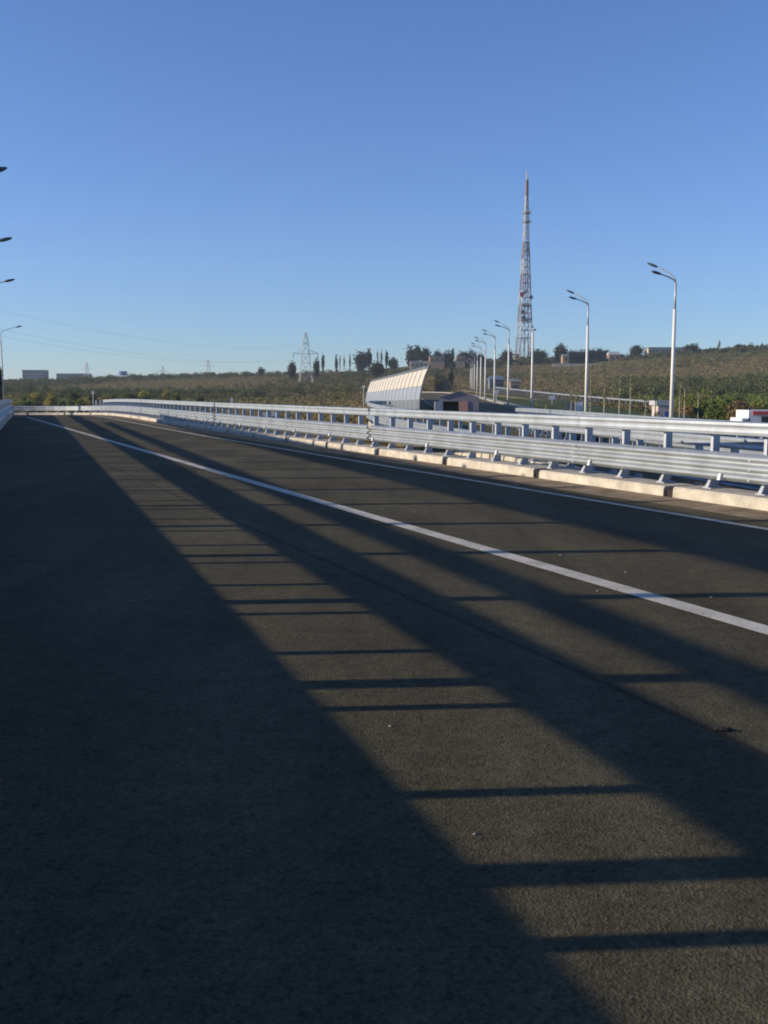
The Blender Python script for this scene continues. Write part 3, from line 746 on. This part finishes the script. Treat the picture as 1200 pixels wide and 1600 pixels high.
for i, (x, y, wp) in enumerate([(531.5, 551, 4), (538, 550, 4), (547, 549, 5)]): tree('sparse', x, y, 545, wp, 'thin bare poplar in the row of three beside the dark poplars', 'thin poplars in the row', i)
tree('broad', 457, 563, 500, 14, 'lone round tree standing left of the power pylon crossarm', GS, 0)
tree('broad', 409, 572, 560, 10, 'small solitary round tree on the flat skyline', GS, 1)
tree('broad', 495, 556, 500, 9, 'small dark tree touching the pylon crossarm tip', GS, 1)
tree('broad', 565, 546, 560, 22, 'broad dark tree at the foot of the tall poplar beside the bare poplars', GS, 0)
tree('poplar', 577, 538, 560, 11, 'thick tall poplar rising out of a broad dark tree', GS, 1)
for i, (x, y) in enumerate([(590, 543), (596, 541)]): tree('sparse', x, y, 565, 5, 'leafless poplar between the thick poplar and the green one', 'leafless poplars', i)
tree('poplar', 604, 541, 560, 7, 'green poplar standing beside two leafless ones', GS, 0)
tree('broad', 614, 556, 560, 16, 'dark low tree right of the green poplar', GS, 1)
tree('broad', 590, 562, 470, 24, 'olive low tree below the leafless poplars', GS, 2)
tree('broad', 645, 537, 560, 22, 'large dark tree left of the cone topped one above the noise screen', GS, 1)
tree('poplar', 653, 530, 555, 14, 'cone topped dark tree above the noise screen', GS, 0)
tree('broad', 664, 541, 560, 18, 'large dark tree right of the cone topped one, beside the beige house', GS, 0)
tree('broad', 684, 546, 575, 16, 'dark tree behind the flat beige house', GS, 3)
tree('broad', 698, 545, 560, 18, 'dark tree between the two flat beige houses', GS, 1)
tree('poplar', 707, 538, 565, 8, 'slim dark tree poking up between the beige houses', GS, 0)
for i, (x, y, wp) in enumerate([(722, 547, 16), (736, 545, 18), (750, 550, 14)]): tree('broad', x, y, 570, wp, 'dark round tree behind the far lamp heads', 'trees behind the lamps', i)
tree('broad', 792, 545, 560, 20, 'round dark tree left of the lattice tower legs', GS, 0)
tree('broad', 840, 543, 560, 26, 'round dark tree right of the lattice tower legs', GS, 1)
tree('broad', 875, 534, 560, 20, 'taller light green tree beside the pinkish gable', GS, 2)
tree('poplar', 874, 533, 556, 9, 'pointed tree growing inside the light green tree', GS, 1)
for i, (x, y, wp) in enumerate([(893, 546, 18), (906, 544, 16), (922, 543, 18), (935, 543, 16), (946, 545, 14), (912, 549, 20), (900, 550, 20), (958, 550, 14)]): tree('broad', x, y, 565, wp, 'dark skyline tree in the clump behind the second lamp post', 'clump behind the lamp', i % 4)
tree('broad', 968, 552, 565, 14, 'dark low tree right of the small pale roof', GS, 1)
tree('broad', 993, 538, 560, 20, 'dark tree left of the long flat building', GS, 0)
tree('poplar', 992, 536, 558, 8, 'pointed crown above the dark tree left of the long building', GS, 1)
tree('broad', 1078, 535, 560, 20, 'dark round tree right of the long flat building', GS, 1)
for i, (x, y, wp) in enumerate([(1105, 544, 16), (1140, 543, 22), (1152, 536, 16), (1190, 541, 22), (1210, 540, 24), (1122, 546, 20), (1170, 543, 20), (1092, 545, 16)]): tree('broad', x, y, 550, wp, 'green tree on the bushy ridge at the right', 'ridge trees at the right', i % 4)
tree('sparse', 1121, 529, 550, 6, 'pale slender leafless poplar on the bushy ridge', GS, 2)
tree('poplar', 1, 552, 134, 12, 'dark pointed tree half hidden at the end of the shaded guardrail', None, 0)
# bushes beyond the end of the road
for i, (x, y, wp, kd) in enumerate([(22, 622, 24, 'yellow'), (38, 618, 34, 'lime'), (56, 622, 26, 'bush'), (80, 612, 26, 'yellow'), (94, 620, 24, 'lime'), (110, 618, 20, 'bush'), (124, 616, 24, 'lime'), (133, 622, 20, 'yellow'), (150, 620, 26, 'bush'), (66, 628, 22, 'rusty'), (165, 615, 26, 'rusty'), (186, 613, 26, 'bush'), (8, 616, 20, 'bush')]):
    tree(kd, x, y, 150 + 9 * (i % 5), wp, {'yellow': 'yellowing roadside bush beyond the end of the road', 'lime': 'light green roadside bush beyond the end of the road', 'bush': 'green roadside bush beyond the end of the road', 'rusty': 'rusty brown bush beyond the end of the road'}[kd], 'bushes beyond the road end', i % 2)
for i in range(26):
    x = RNG.uniform(1062, 1215); D = RNG.uniform(95, 150); kd = RNG.choice(['lime', 'lime', 'lime', 'bush', 'bush', 'rusty'])
    tree(kd, x, RNG.uniform(612, 636) , D, RNG.uniform(30, 52), {'lime': 'light green bush in the hedge beside the striped truck', 'bush': 'dark green bush in the hedge beside the striped truck', 'rusty': 'brown bush in the hedge beside the striped truck'}[kd], 'hedge by the truck', i % 2)
tree('poplar', 704, 570, 330, 11, 'narrow green tree standing above the shed roof', None, 1)
tree('bush', 684, 588, 320, 20, 'dark bush on the slope between the noise screen and the narrow tree', None, 1)

for i in range(16):
    x = RNG.uniform(10, 330); kd = RNG.choice(['yellow', 'lime', 'bush', 'bush']); D = RNG.uniform(190, 235)
    tree(kd, x, RNG.uniform(607, 617), D, RNG.uniform(18, 30), {'yellow': 'yellow-leaved bush at the edge of the thicket', 'lime': 'light green bush at the edge of the thicket', 'bush': 'green bush at the edge of the thicket'}[kd], 'bushes at the thicket edge', i % 2)
# saplings on stakes along the main road
for i, (x, yt, D) in enumerate([(923, 588, 100), (945, 606, 90), (968, 588, 85), (985, 585, 88), (1025, 602, 95), (1063, 598, 100), (1070, 606, 96), (1092, 612, 105), (893, 606, 100), (900, 610, 104), (838, 628, 90), (853, 632, 95), (1030, 640, 80), (1008, 640, 80), (1146, 640, 90), (1010, 615, 110)]):
    p = pix(x, HOR, D=D); z = gz(p.x, D); H = pix(x, yt, D=D).z - z
    o = thing('sapling', 'thin pale sapling planted on the verge of the main road', 'sapling', (p.x, D, z), RNG.uniform(0, 6), 'saplings on the verge')
    MB().tube([(0, 0, -.1), (.03, .02, H * .5), (0, .03, H)], [.05, .045, .02], 6).build('trunk', M['palebark'], o)
    rng = np.random.default_rng(300 + i); P, k = blob(rng, 55, 9, .4, H * .3, .35); P[:, 2] += H * .75
    V, F_ = leaves(P, .07, rng); link('crown', np_mesh('crown', V, F_, M['leaf'], np.repeat(tint(rng, OLIVE, 55, k), 4, 0)), o)

# scrub covering the slopes: nobody could count it
def scrub(name, n, rng, r0, r1, a0, a1, size, dens, lo, hi, cols, label, leaf=.34, per=34):
    Vs, Fs, Cs, off = [], [], [], 0; made = 0
    while made < n:
        m = 4000; r = np.sqrt(rng.uniform(r0 ** 2, r1 ** 2, m)); a = rng.uniform(math.radians(a0), math.radians(a1), m)
        X, Y = r * np.sin(a), r * np.cos(a)
        d = .5 + .28 * np.sin(X * .031 + 2 * np.sin(Y * .017)) + .28 * np.sin(Y * .027 + 1.7 * np.sin(X * .021)) + rng.normal(size=m) * .12
        keep = d > dens
        for A, hw, dz, bl in CORR:
            dd = ((X[:, None] - A[:, 0]) ** 2 + (Y[:, None] - A[:, 1]) ** 2).min(1) ** .5; keep &= dd > ((hw or 8) + 3.5)
        X, Y = X[keep], Y[keep]; Z = ground_z(X, Y); dsel = d[keep]
        for x, y, z, q in zip(X, Y, Z, dsel):
            if made >= n: break
            s = rng.uniform(lo, hi) * (.7 + .6 * min(1, max(0, q - dens)))
            P, k = blob(rng, per, 7, s * rng.uniform(.8, 1.5), s * .8, .4, .3); P += (x, y, z + s * .55)
            c = np.array(cols[int(min(len(cols) - 1, max(0, (q * 1.1 + rng.normal() * .28) * len(cols))))])
            V, F_ = leaves(P, leaf * s / 1.6, rng); Vs.append(V); Fs.append(F_ + off); off += len(V); Cs.append(np.repeat(tint(rng, c, per, k), 4, 0)); made += 1
    me = np_mesh(name, np.concatenate(Vs), np.concatenate(Fs), M['leaf'], np.concatenate(Cs))
    tag(link(name, me), label, 'scrub', kind='stuff')
BROWN = (.22, .155, .085)
scrub('scrub', 2300, np.random.default_rng(5), 230, 610, -1, 27, 1, .52, .8, 2.2, [RUST, OLIVE, (.15, .13, .06), (.13, .12, .055), GREEN_M], 'brown and olive scrub covering the hillside below the tower', .14, 120)
scrub('scrub', 700, np.random.default_rng(15), 230, 420, 13, 27, 1, .30, 1.2, 2.6, [OLIVE, GREEN_M, (.10, .11, .045)], 'greener scrub low on the slope beyond the hedge', .14, 130)
scrub('scrub', 2600, np.random.default_rng(6), 210, 640, -26, -1, 1, .40, 1.0, 2.7, [OLIVE, (.17, .145, .065), (.125, .115, .05), GREEN_M, (.085, .10, .042)], 'dense green-brown thicket on the low slope beyond the road', .14, 120)
def tall_grass(n, seed, r0, r1, a0, a1, label):
    rng = np.random.default_rng(seed); r = np.sqrt(rng.uniform(r0 ** 2, r1 ** 2, n)); a = np.radians(rng.uniform(a0, a1, n)); X, Y = r * np.sin(a), r * np.cos(a); keep = np.ones(n, bool)
    for A, hw, dz, bl in CORR: keep &= np.concatenate([((X[i:i + 5000, None] - A[:, 0]) ** 2 + (Y[i:i + 5000, None] - A[:, 1]) ** 2).min(1) ** .5 for i in range(0, n, 5000)]) > ((hw or 8) + 1.5)
    X, Y = X[keep], Y[keep]; Z = np.concatenate([ground_z(X[i:i + 5000], Y[i:i + 5000]) for i in range(0, len(X), 5000)]); m = len(X)
    t_ = rng.uniform(0, math.pi, m); h = rng.uniform(.25, .7, m); w_ = rng.uniform(.15, .42, m); ln = rng.normal(size=(m, 2)) * .25
    d = np.c_[np.cos(t_) * w_, np.sin(t_) * w_, np.zeros(m)]; B = np.c_[X, Y, Z - .05]; U = np.c_[ln[:, 0], ln[:, 1], h]
    V = np.stack([B - d, B + d, B + d * .8 + U, B - d * .8 + U], 1).reshape(-1, 3)
    f = .5 + .5 * np.sin(X * .02 + 2 * np.sin(Y * .013)) * np.cos(Y * .017 + X * .008); f = np.clip(f + rng.normal(size=m) * .12, 0, 1)[:, None]
    c = np.array((.215, .165, .085)) * (1 - f) + np.array((.16, .155, .06)) * f; c *= rng.uniform(.93, 1.07, m)[:, None]
    tag(link('dry_grass', np_mesh('dry_grass', V, np.arange(4 * m).reshape(m, 4), M['leaf'], np.repeat(c, 4, 0))), label, 'grass', kind='stuff')
tall_grass(230000, 21, 130, 620, -1, 27, 'dry olive-brown grass over the open hillside below the tower')
tall_grass(130000, 22, 110, 640, -27, -1, 'dry yellowish grass between the thickets beyond the road')
scrub('scrub', 1500, np.random.default_rng(8), 640, 1000, -27, -6, 1, .10, 1.4, 2.8, [GREEN_M, (.06, .07, .04), (.055, .065, .038)], 'dark far woodland along the low horizon', .5)
scrub('scrub', 900, np.random.default_rng(9), 560, 640, 3, 27, 1, .25, 1.6, 3.2, [GREEN_D, OLIVE, (.09, .10, .045), GREEN_M], 'bushes fringing the top of the ridge')
scrub('scrub', 700, np.random.default_rng(10), 105, 230, 14, 27, 1, .38, .7, 1.7, [OLIVE, RUST, GREEN_M, LIME], 'low scrub at the foot of the hill beyond the main road', .15, 90)

# ------------------------------------------------------------------ buildings far off
def building(name, x0, x1, yt, yb, D, label, wall, roof, pitched=False, wins=0, dep=9, floors=1, cat='building'):
    a = pix(x0, HOR, D=D); b = pix(x1, HOR, D=D); W = b.x - a.x; zt_ = pix(x0, yt, D=D).z; cxm = (a.x + b.x) / 2
    zb_ = min(gz(cxm, D), pix(x0, yb, D=D).z) - 1.0
    t = thing(name, label, cat, (cxm, D, zb_)); H = zt_ - zb_; rh = min(2.4, .28 * W) if pitched else .5; hw = H - rh
    MB().box((0, dep / 2, hw / 2), (W, dep, hw)).build('wall', M[wall], t)
    if pitched:
        o = .35; MB().add([(-W / 2 - o, -o, hw), (W / 2 + o, -o, hw), (W / 2 + o, dep + o, hw), (-W / 2 - o, dep + o, hw), (-W / 2 + .3, dep / 2, H), (W / 2 - .3, dep / 2, H)],
                          [(0, 1, 5, 4), (1, 2, 5), (2, 3, 4, 5), (3, 0, 4), (3, 2, 1, 0)]).build('roof', M[roof], t)
    else: MB().box((0, dep / 2, hw + .25), (W + .5, dep + .5, .5)).build('roof', M[roof], t)
    for fl in range(floors):
        for k in range(wins):
            xx = -W / 2 + W * (k + .5) / wins; zz = H - rh - 1.7 - fl * 2.9
            o = MB().box((xx, -.03, zz), (min(1.5, W / wins * .55), .1, 1.4)).build('window', M['glass'], t)
            MB().box((xx, -.06, zz - .78), (min(1.7, W / wins * .65), .14, .1)).build('sill', M['white'], o)
    return t
building('apartment_block', 36, 69, 578, 589, 900, 'blocky grey building on the low horizon', 'grey_wall', 'roof_slate', False, 6, 14, 2)
building('long_building', 89, 137, 583.5, 590, 900, 'long low blue-grey building on the low horizon', 'grey_wall', 'roof_slate', False, 9, 14)
building('house', 671, 694, 556, 566, 545, 'flat beige house under the skyline trees', 'brick_wall', 'roof_slate', False, 3)
building('house', 713, 726, 556, 566, 545, 'smaller flat beige house beside the far lamp heads', 'brick_wall', 'roof_slate', False, 2)
building('low_building', 641, 669, 564, 570, 548, 'low pale building on the slope above the noise screen', 'cream', 'white', False, 4, 5)
building('long_building', 1011, 1073, 542.5, 551, 598, 'long flat roofed building on the ridge between two dark trees', 'cream', 'roof_slate', False, 12, 10)
building('house', 950, 968, 549, 556, 556, 'small house with a pale roof on the ridge', 'brick_wall', 'white', True, 2, 6)
building('house', 878, 888, 553, 563, 550, 'small pinkish gable beside the taller light green tree', 'brick_wall', 'roof_slate', True, 1, 5)
building('house', 803, 812, 553, 559, 598, 'pale hut between the tower legs', 'cream', 'roof_slate', False, 1, 5)
building('low_building', 765, 787, 587, 598, 300, 'blue-grey roofed shack on the slope behind the lamps', 'grey_wall', 'blueroof', True, 2, 5)
building('low_building', 797, 812, 592, 606, 290, 'dark small shack on the slope beside the blue-grey one', 'brick_wall', 'roof_slate', True, 1, 4)
# long wall at the hilltop
a = pix(880, HOR, D=535); MBw = MB()
t = tag(MB().box((a.x + 7, 535, gz(a.x + 7, 535) + .6), (26, .4, 2.4)).build('boundary_wall', M['cream']), 'pale boundary wall along the hilltop under the dark trees', 'wall')
# water tank
p = pix(193, HOR, D=850); z = gz(p.x, 850); zz = pix(193, 580, D=850).z
t = thing('water_tank', 'dark blue water tank on legs on the low horizon', 'tank', (p.x, 850, z))
MB().tube([(0, 0, zz - z - 3.4), (0, 0, zz - z - 3), (0, 0, zz - z - .3), (0, 0, zz - z)], [3, 3.6, 3.6, 2.6], 14).build('tank', M['blue'], t)
for k in range(4): MB().bar((2.3 * math.cos(k * 1.57), 2.3 * math.sin(k * 1.57), -.5), (2.3 * math.cos(k * 1.57), 2.3 * math.sin(k * 1.57), zz - z - 3.2), .25).build('leg', M['steel'], t)

# ------------------------------------------------------------------ signs and small roadside things
def sign(x, y0, y1, wpx, D, label, m='signwhite', name='road_sign', disc=False):
    p = pix(x, HOR, D=D); z = gz(p.x, D); za, zb_ = pix(x, y1, D=D).z, pix(x, y0, D=D).z; wm = wpx * D / F_PX; z = min(z, za - .8)
    t = thing(name, label, 'sign', (p.x, D, z))
    if disc: MB().tube([(0, -.05, (za + zb_) / 2 - z), (0, .0, (za + zb_) / 2 - z)], wm / 2, 16).build('sign_face', M[m], t)
    else: MB().box((0, -.03, (za + zb_) / 2 - z), (wm, .05, zb_ - za)).build('sign_face', M[m], t)
    MB().tube([(0, .06, -.2), (0, .06, zb_ - z - .05)], .06, 6).build('post', M['galv_post'], t)
    return t
sign(568, 602, 607, 5, 150, 'small round white sign beside the noise screen end', disc=True)
sign(362, 622, 627, 4, 140, 'small white board over the thicket behind the guardrail')
sign(145, 611, 616, 4, 120, 'small white board standing among the yellowing bushes')
sign(415, 644, 650, 9, 62, 'left pinkish marker board seen through the guardrail gap'); sign(428, 644, 650, 9, 62, 'right pinkish marker board seen through the guardrail gap')
sign(776, 610, 615, 6, 150, 'small white board on the grass behind the lamps'); sign(863, 618, 624, 9, 150, 'low white board on the green verge')
sign(892, 629, 640, 14, 110, 'grey billboard beside the second lamp post', 'grey_wall', 'billboard'); sign(905, 628, 645, 12, 112, 'white billboard with dark marks beside the second lamp post', 'signwhite', 'billboard')
KIOSK = building('kiosk', 1029, 1049, 626, 641, 105, 'pinkish white kiosk with a blue door beside the first lamp post', 'kioskwall', 'white', False, 0, 2.4, 1, 'kiosk')
MB().box((.25, -.04, .95), (.45, .06, 1.5)).build('door', M['blue'], KIOSK)
for x, lb in ((963.5, 'orange beacon on a thin post nearer the second lamp post'), (985.5, 'orange beacon on a thin post nearer the first lamp post')):
    p = pix(x, 653, D=70); z = gz(p.x, 70)
    t = thing('beacon', lb, 'beacon', (p.x, 70, z))
    MB().tube([(0, 0, -.1), (0, 0, p.z - z - .1)], .04, 6).build('post', M['galv_post'], t)
    MB().tube([(0, 0, p.z - z - .18), (0, 0, p.z - z + .05), (0, 0, p.z - z + .22)], [.17, .15, .06], 10).build('lamp', M['orange'], t)
for i, x in enumerate((824, 848, 861)):
    p = pix(x, HOR, D=64); z = gz(p.x, 64)
    mb = MB(); L_ = .55
    mb.add([(-L_, -.3, 0), (L_, -.3, 0), (L_, .3, 0), (-L_, .3, 0), (-L_, -.12, .9), (L_, -.12, .9), (L_, .12, .9), (-L_, .12, .9), (-L_, -.3, .25), (L_, -.3, .25), (L_, .3, .25), (-L_, .3, .25)],
           [(3, 2, 1, 0), (0, 1, 9, 8), (8, 9, 5, 4), (4, 5, 6, 7), (2, 3, 11, 10), (10, 11, 7, 6), (1, 2, 10, 9), (9, 10, 6, 5), (3, 0, 8, 11), (11, 8, 4, 7)])
    o = mb.build('concrete_block', M['cream']); o.location = (p.x, 64, z); tag(o, 'cream concrete block glimpsed through the guardrail gap', 'block', 'concrete blocks by the ramp')

# ------------------------------------------------------------------ vehicles
def wheel(t, x, y, r=.31, wdt=.2):
    mb = MB(); mb.tube([(x - wdt / 2, y, r), (x - wdt / 2 + .02, y, r), (x + wdt / 2 - .02, y, r), (x + wdt / 2, y, r)], [r * .9, r, r, r * .9], 18)
    w_ = mb.build('wheel', M['tyre'], t); s_ = 1 if x > 0 else -1
    MB().tube([(x + s_ * wdt / 2 * .9, y, r), (x + s_ * (wdt / 2 + .012), y, r)], [r * .6, r * .5], 14).build('rim', M['galv'], w_)
def car(loc, rz, body, label):
    t = thing('car', label, 'car', loc, rz); W = 1.68
    prof = [(-2.1, .32), (-2.12, .62), (-2.02, .84), (-1.72, .92), (2.0 - 1.05, .95), (1.75, .84), (2.08, .68), (2.1, .32)]    # y, z ; rear at -y
    cab = [(-1.66, .91), (-1.2, 1.38), (.15, 1.42), (.95, .95)]
    def ext(poly, w0, w1, m):
        n = len(poly); mb = MB(); top_ = max(z for y, z in poly)
        for s_ in (-1, 1):
            for y, z in poly: mb.v.append((s_ * (w0 + (w1 - w0) * (z - poly[0][1]) / max(.01, top_ - poly[0][1])) / 2, y, z))
        mb.f = [tuple(range(n)), tuple(range(2 * n - 1, n - 1, -1))] + [(i, n + i, n + (i + 1) % n, (i + 1) % n) for i in range(n)]; mb.m = [0] * len(mb.f); return mb
    b = ext(prof, W, W * .94, body).build('body', M[body], t); c = ext(cab, W * .93, W * .74, body).build('cabin', M[body], t)
    MB().add([(-.66, -1.62, .98), (.66, -1.62, .98), (.58, -1.27, 1.33), (-.58, -1.27, 1.33)], [(0, 1, 2, 3)]).build('rear_window', M['glass'], c)
    MB().add([(-.66, .9, .99), (-.56, .24, 1.37), (.56, .24, 1.37), (.66, .9, .99)], [(0, 1, 2, 3)]).build('windscreen', M['glass'], c)
    for s_ in (-1, 1):
        MB().add([(s_ * .785, -1.35, .98), (s_ * .785, .72, .98), (s_ * .665, .1, 1.36), (s_ * .665, -1.12, 1.34)], [(0, 1, 2, 3)]).build('side_window', M['glass'], c)
        MB().box((s_ * .62, -2.1, .72), (.26, .08, .16)).build('tail_light', M['redpaint'], t)
        MB().box((s_ * .62, 2.05, .66), (.3, .1, .14)).build('headlight', M['signwhite'], t)
        MB().box((s_ * .92, .62, 1.0), (.16, .08, .12)).build('mirror', M[body], t)
        for y in (-1.28, 1.3): wheel(t, s_ * .74, y)
    MB().box((0, -2.13, .42), (W * .96, .12, .2)).build('bumper', M['cardark'], t)
    MB().box((0, -2.14, .6), (.5, .03, .11)).build('number_plate', M['signwhite'], t)
    return t
p = pix(1066, HOR, D=62); car((p.x, 62, -1.66), math.radians(4), 'carwhite', 'white car on the main road seen through the guardrail gap')
p = pix(1113, HOR, D=52); car((p.x, 52, -1.7), math.radians(4), 'cardark', 'dark car behind the white one seen through the guardrail gap')
p = pix(905, HOR, D=66); car((p.x, 66, -1.66), math.radians(8), 'cardark', 'dark car glimpsed under the guardrail before the grey billboard')
def truck(x, ytop, D, label, L_=7.5, k=1.0):
    p = pix(x, HOR, D=D); z = gz(p.x, D) + .12; H = pix(x, ytop, D=D).z - z
    t = thing('truck', label, 'truck', (p.x, D, z), 0); cabw = .62        # drives towards -x; side on
    MB().box((cabw + L_ / 2 - .1, 1.1, H * .58), (L_, 2.2, H * .8)).build('cargo_box', M['signwhite'], t)
    MB().box((cabw + L_ / 2 - .1, -.03, H * .9), (L_ - .5, .05, H * .11)).build('red_stripe', M['redpaint'], t)
    MB().box((cabw + L_ / 2 + .1, -.03, H * .66), (L_ - 1.2, .05, H * .30)).build('dark_side_panel', M['glass'], t)
    MB().add([(0, 0, .5), (cabw, 0, .5), (cabw, 0, H * .76), (.15, 0, H * .76), (0, 0, H * .45), (0, 2.1, .5), (cabw, 2.1, .5), (cabw, 2.1, H * .76), (.15, 2.1, H * .76), (0, 2.1, H * .45)],
             [(0, 1, 2, 3, 4), (9, 8, 7, 6, 5), (0, 5, 6, 1), (1, 6, 7, 2), (2, 7, 8, 3), (3, 8, 9, 4), (4, 9, 5, 0)]).build('cab', M['carwhite'], t)
    MB().add([(.15, -.01, H * .48), (.5, -.01, H * .48), (.5, -.01, H * .7), (.25, -.01, H * .7)], [(0, 1, 2, 3)]).build('cab_window', M['glass'], t)
    MB().box((cabw + L_ / 2 - .5, 1.1, .55), (L_ + 1, 1.2, .22)).build('chassis', M['steel'], t)
    for xx in (.7, L_ - .8, L_ + .4):
        for yy in (.1, 2.0):
            w_ = MB().tube([(xx, yy - .13, .45), (xx, yy + .13, .45)], .45, 18).build('wheel', M['tyre'], t)
            MB().tube([(xx, yy - .15, .45), (xx, yy - .12, .45)], .25, 12).build('rim', M['galv'], w_)
    return t
truck(1158, 640, 62, 'white truck with a red stripe and dark side beside the hedge')
truck(837, 641, 100, 'small white truck with a red roof stripe just above the guardrail', 2.2)

# ------------------------------------------------------------------ bits lying on the asphalt
for i, (x, y) in enumerate([(648, 800), (876, 866), (978, 893), (1112, 932), (934, 922), (610, 1132), (742, 1300), (916, 1225)]):
    p = pix(x, y, z=.01); s = .0045 + .0007 * p.y; r = random.Random(i)
    o = MB().ellipsoid((0, 0, 0), (s * 1.3, s, s * .6), 8, 5, jit=.15, rng=r).build('pebble', M['stone']); o.location = (p.x, p.y, s * .4); o.rotation_euler = (0, 0, r.uniform(0, 6))
    tag(o, 'pale pebble lying loose on the sunlit asphalt', 'pebble', 'pebbles on the asphalt')
p = pix(1130, 1142, z=.0); o = MB().ellipsoid((0, 0, 0), (.05, .02, .012), 10, 5, jit=.2, rng=random.Random(4)).build('debris', M['darkstone']); o.location = (p.x, p.y, .008)
tag(o, 'small flat dark scrap on the asphalt beside a shadow band', 'debris')

# ------------------------------------------------------------------ haze
mh = bpy.data.materials.new('haze'); mh.use_nodes = True; t = mh.node_tree; t.nodes.remove(t.nodes['Principled BSDF'])
pv = t.nodes.new('ShaderNodeVolumePrincipled'); pv.inputs['Color'].default_value = (.75, .85, 1, 1); pv.inputs['Density'].default_value = .00020; pv.inputs['Anisotropy'].default_value = .1
t.links.new(pv.outputs[0], t.nodes['Material Output'].inputs['Volume'])
HZ = True
if HZ:
    zlo = float(GZ.min()) - 1
    hb = MB().box((0, 560, (zlo + 150) / 2), (2500, 1300, 150 - zlo)).build('haze', mh); tag(hb, kind='stuff')
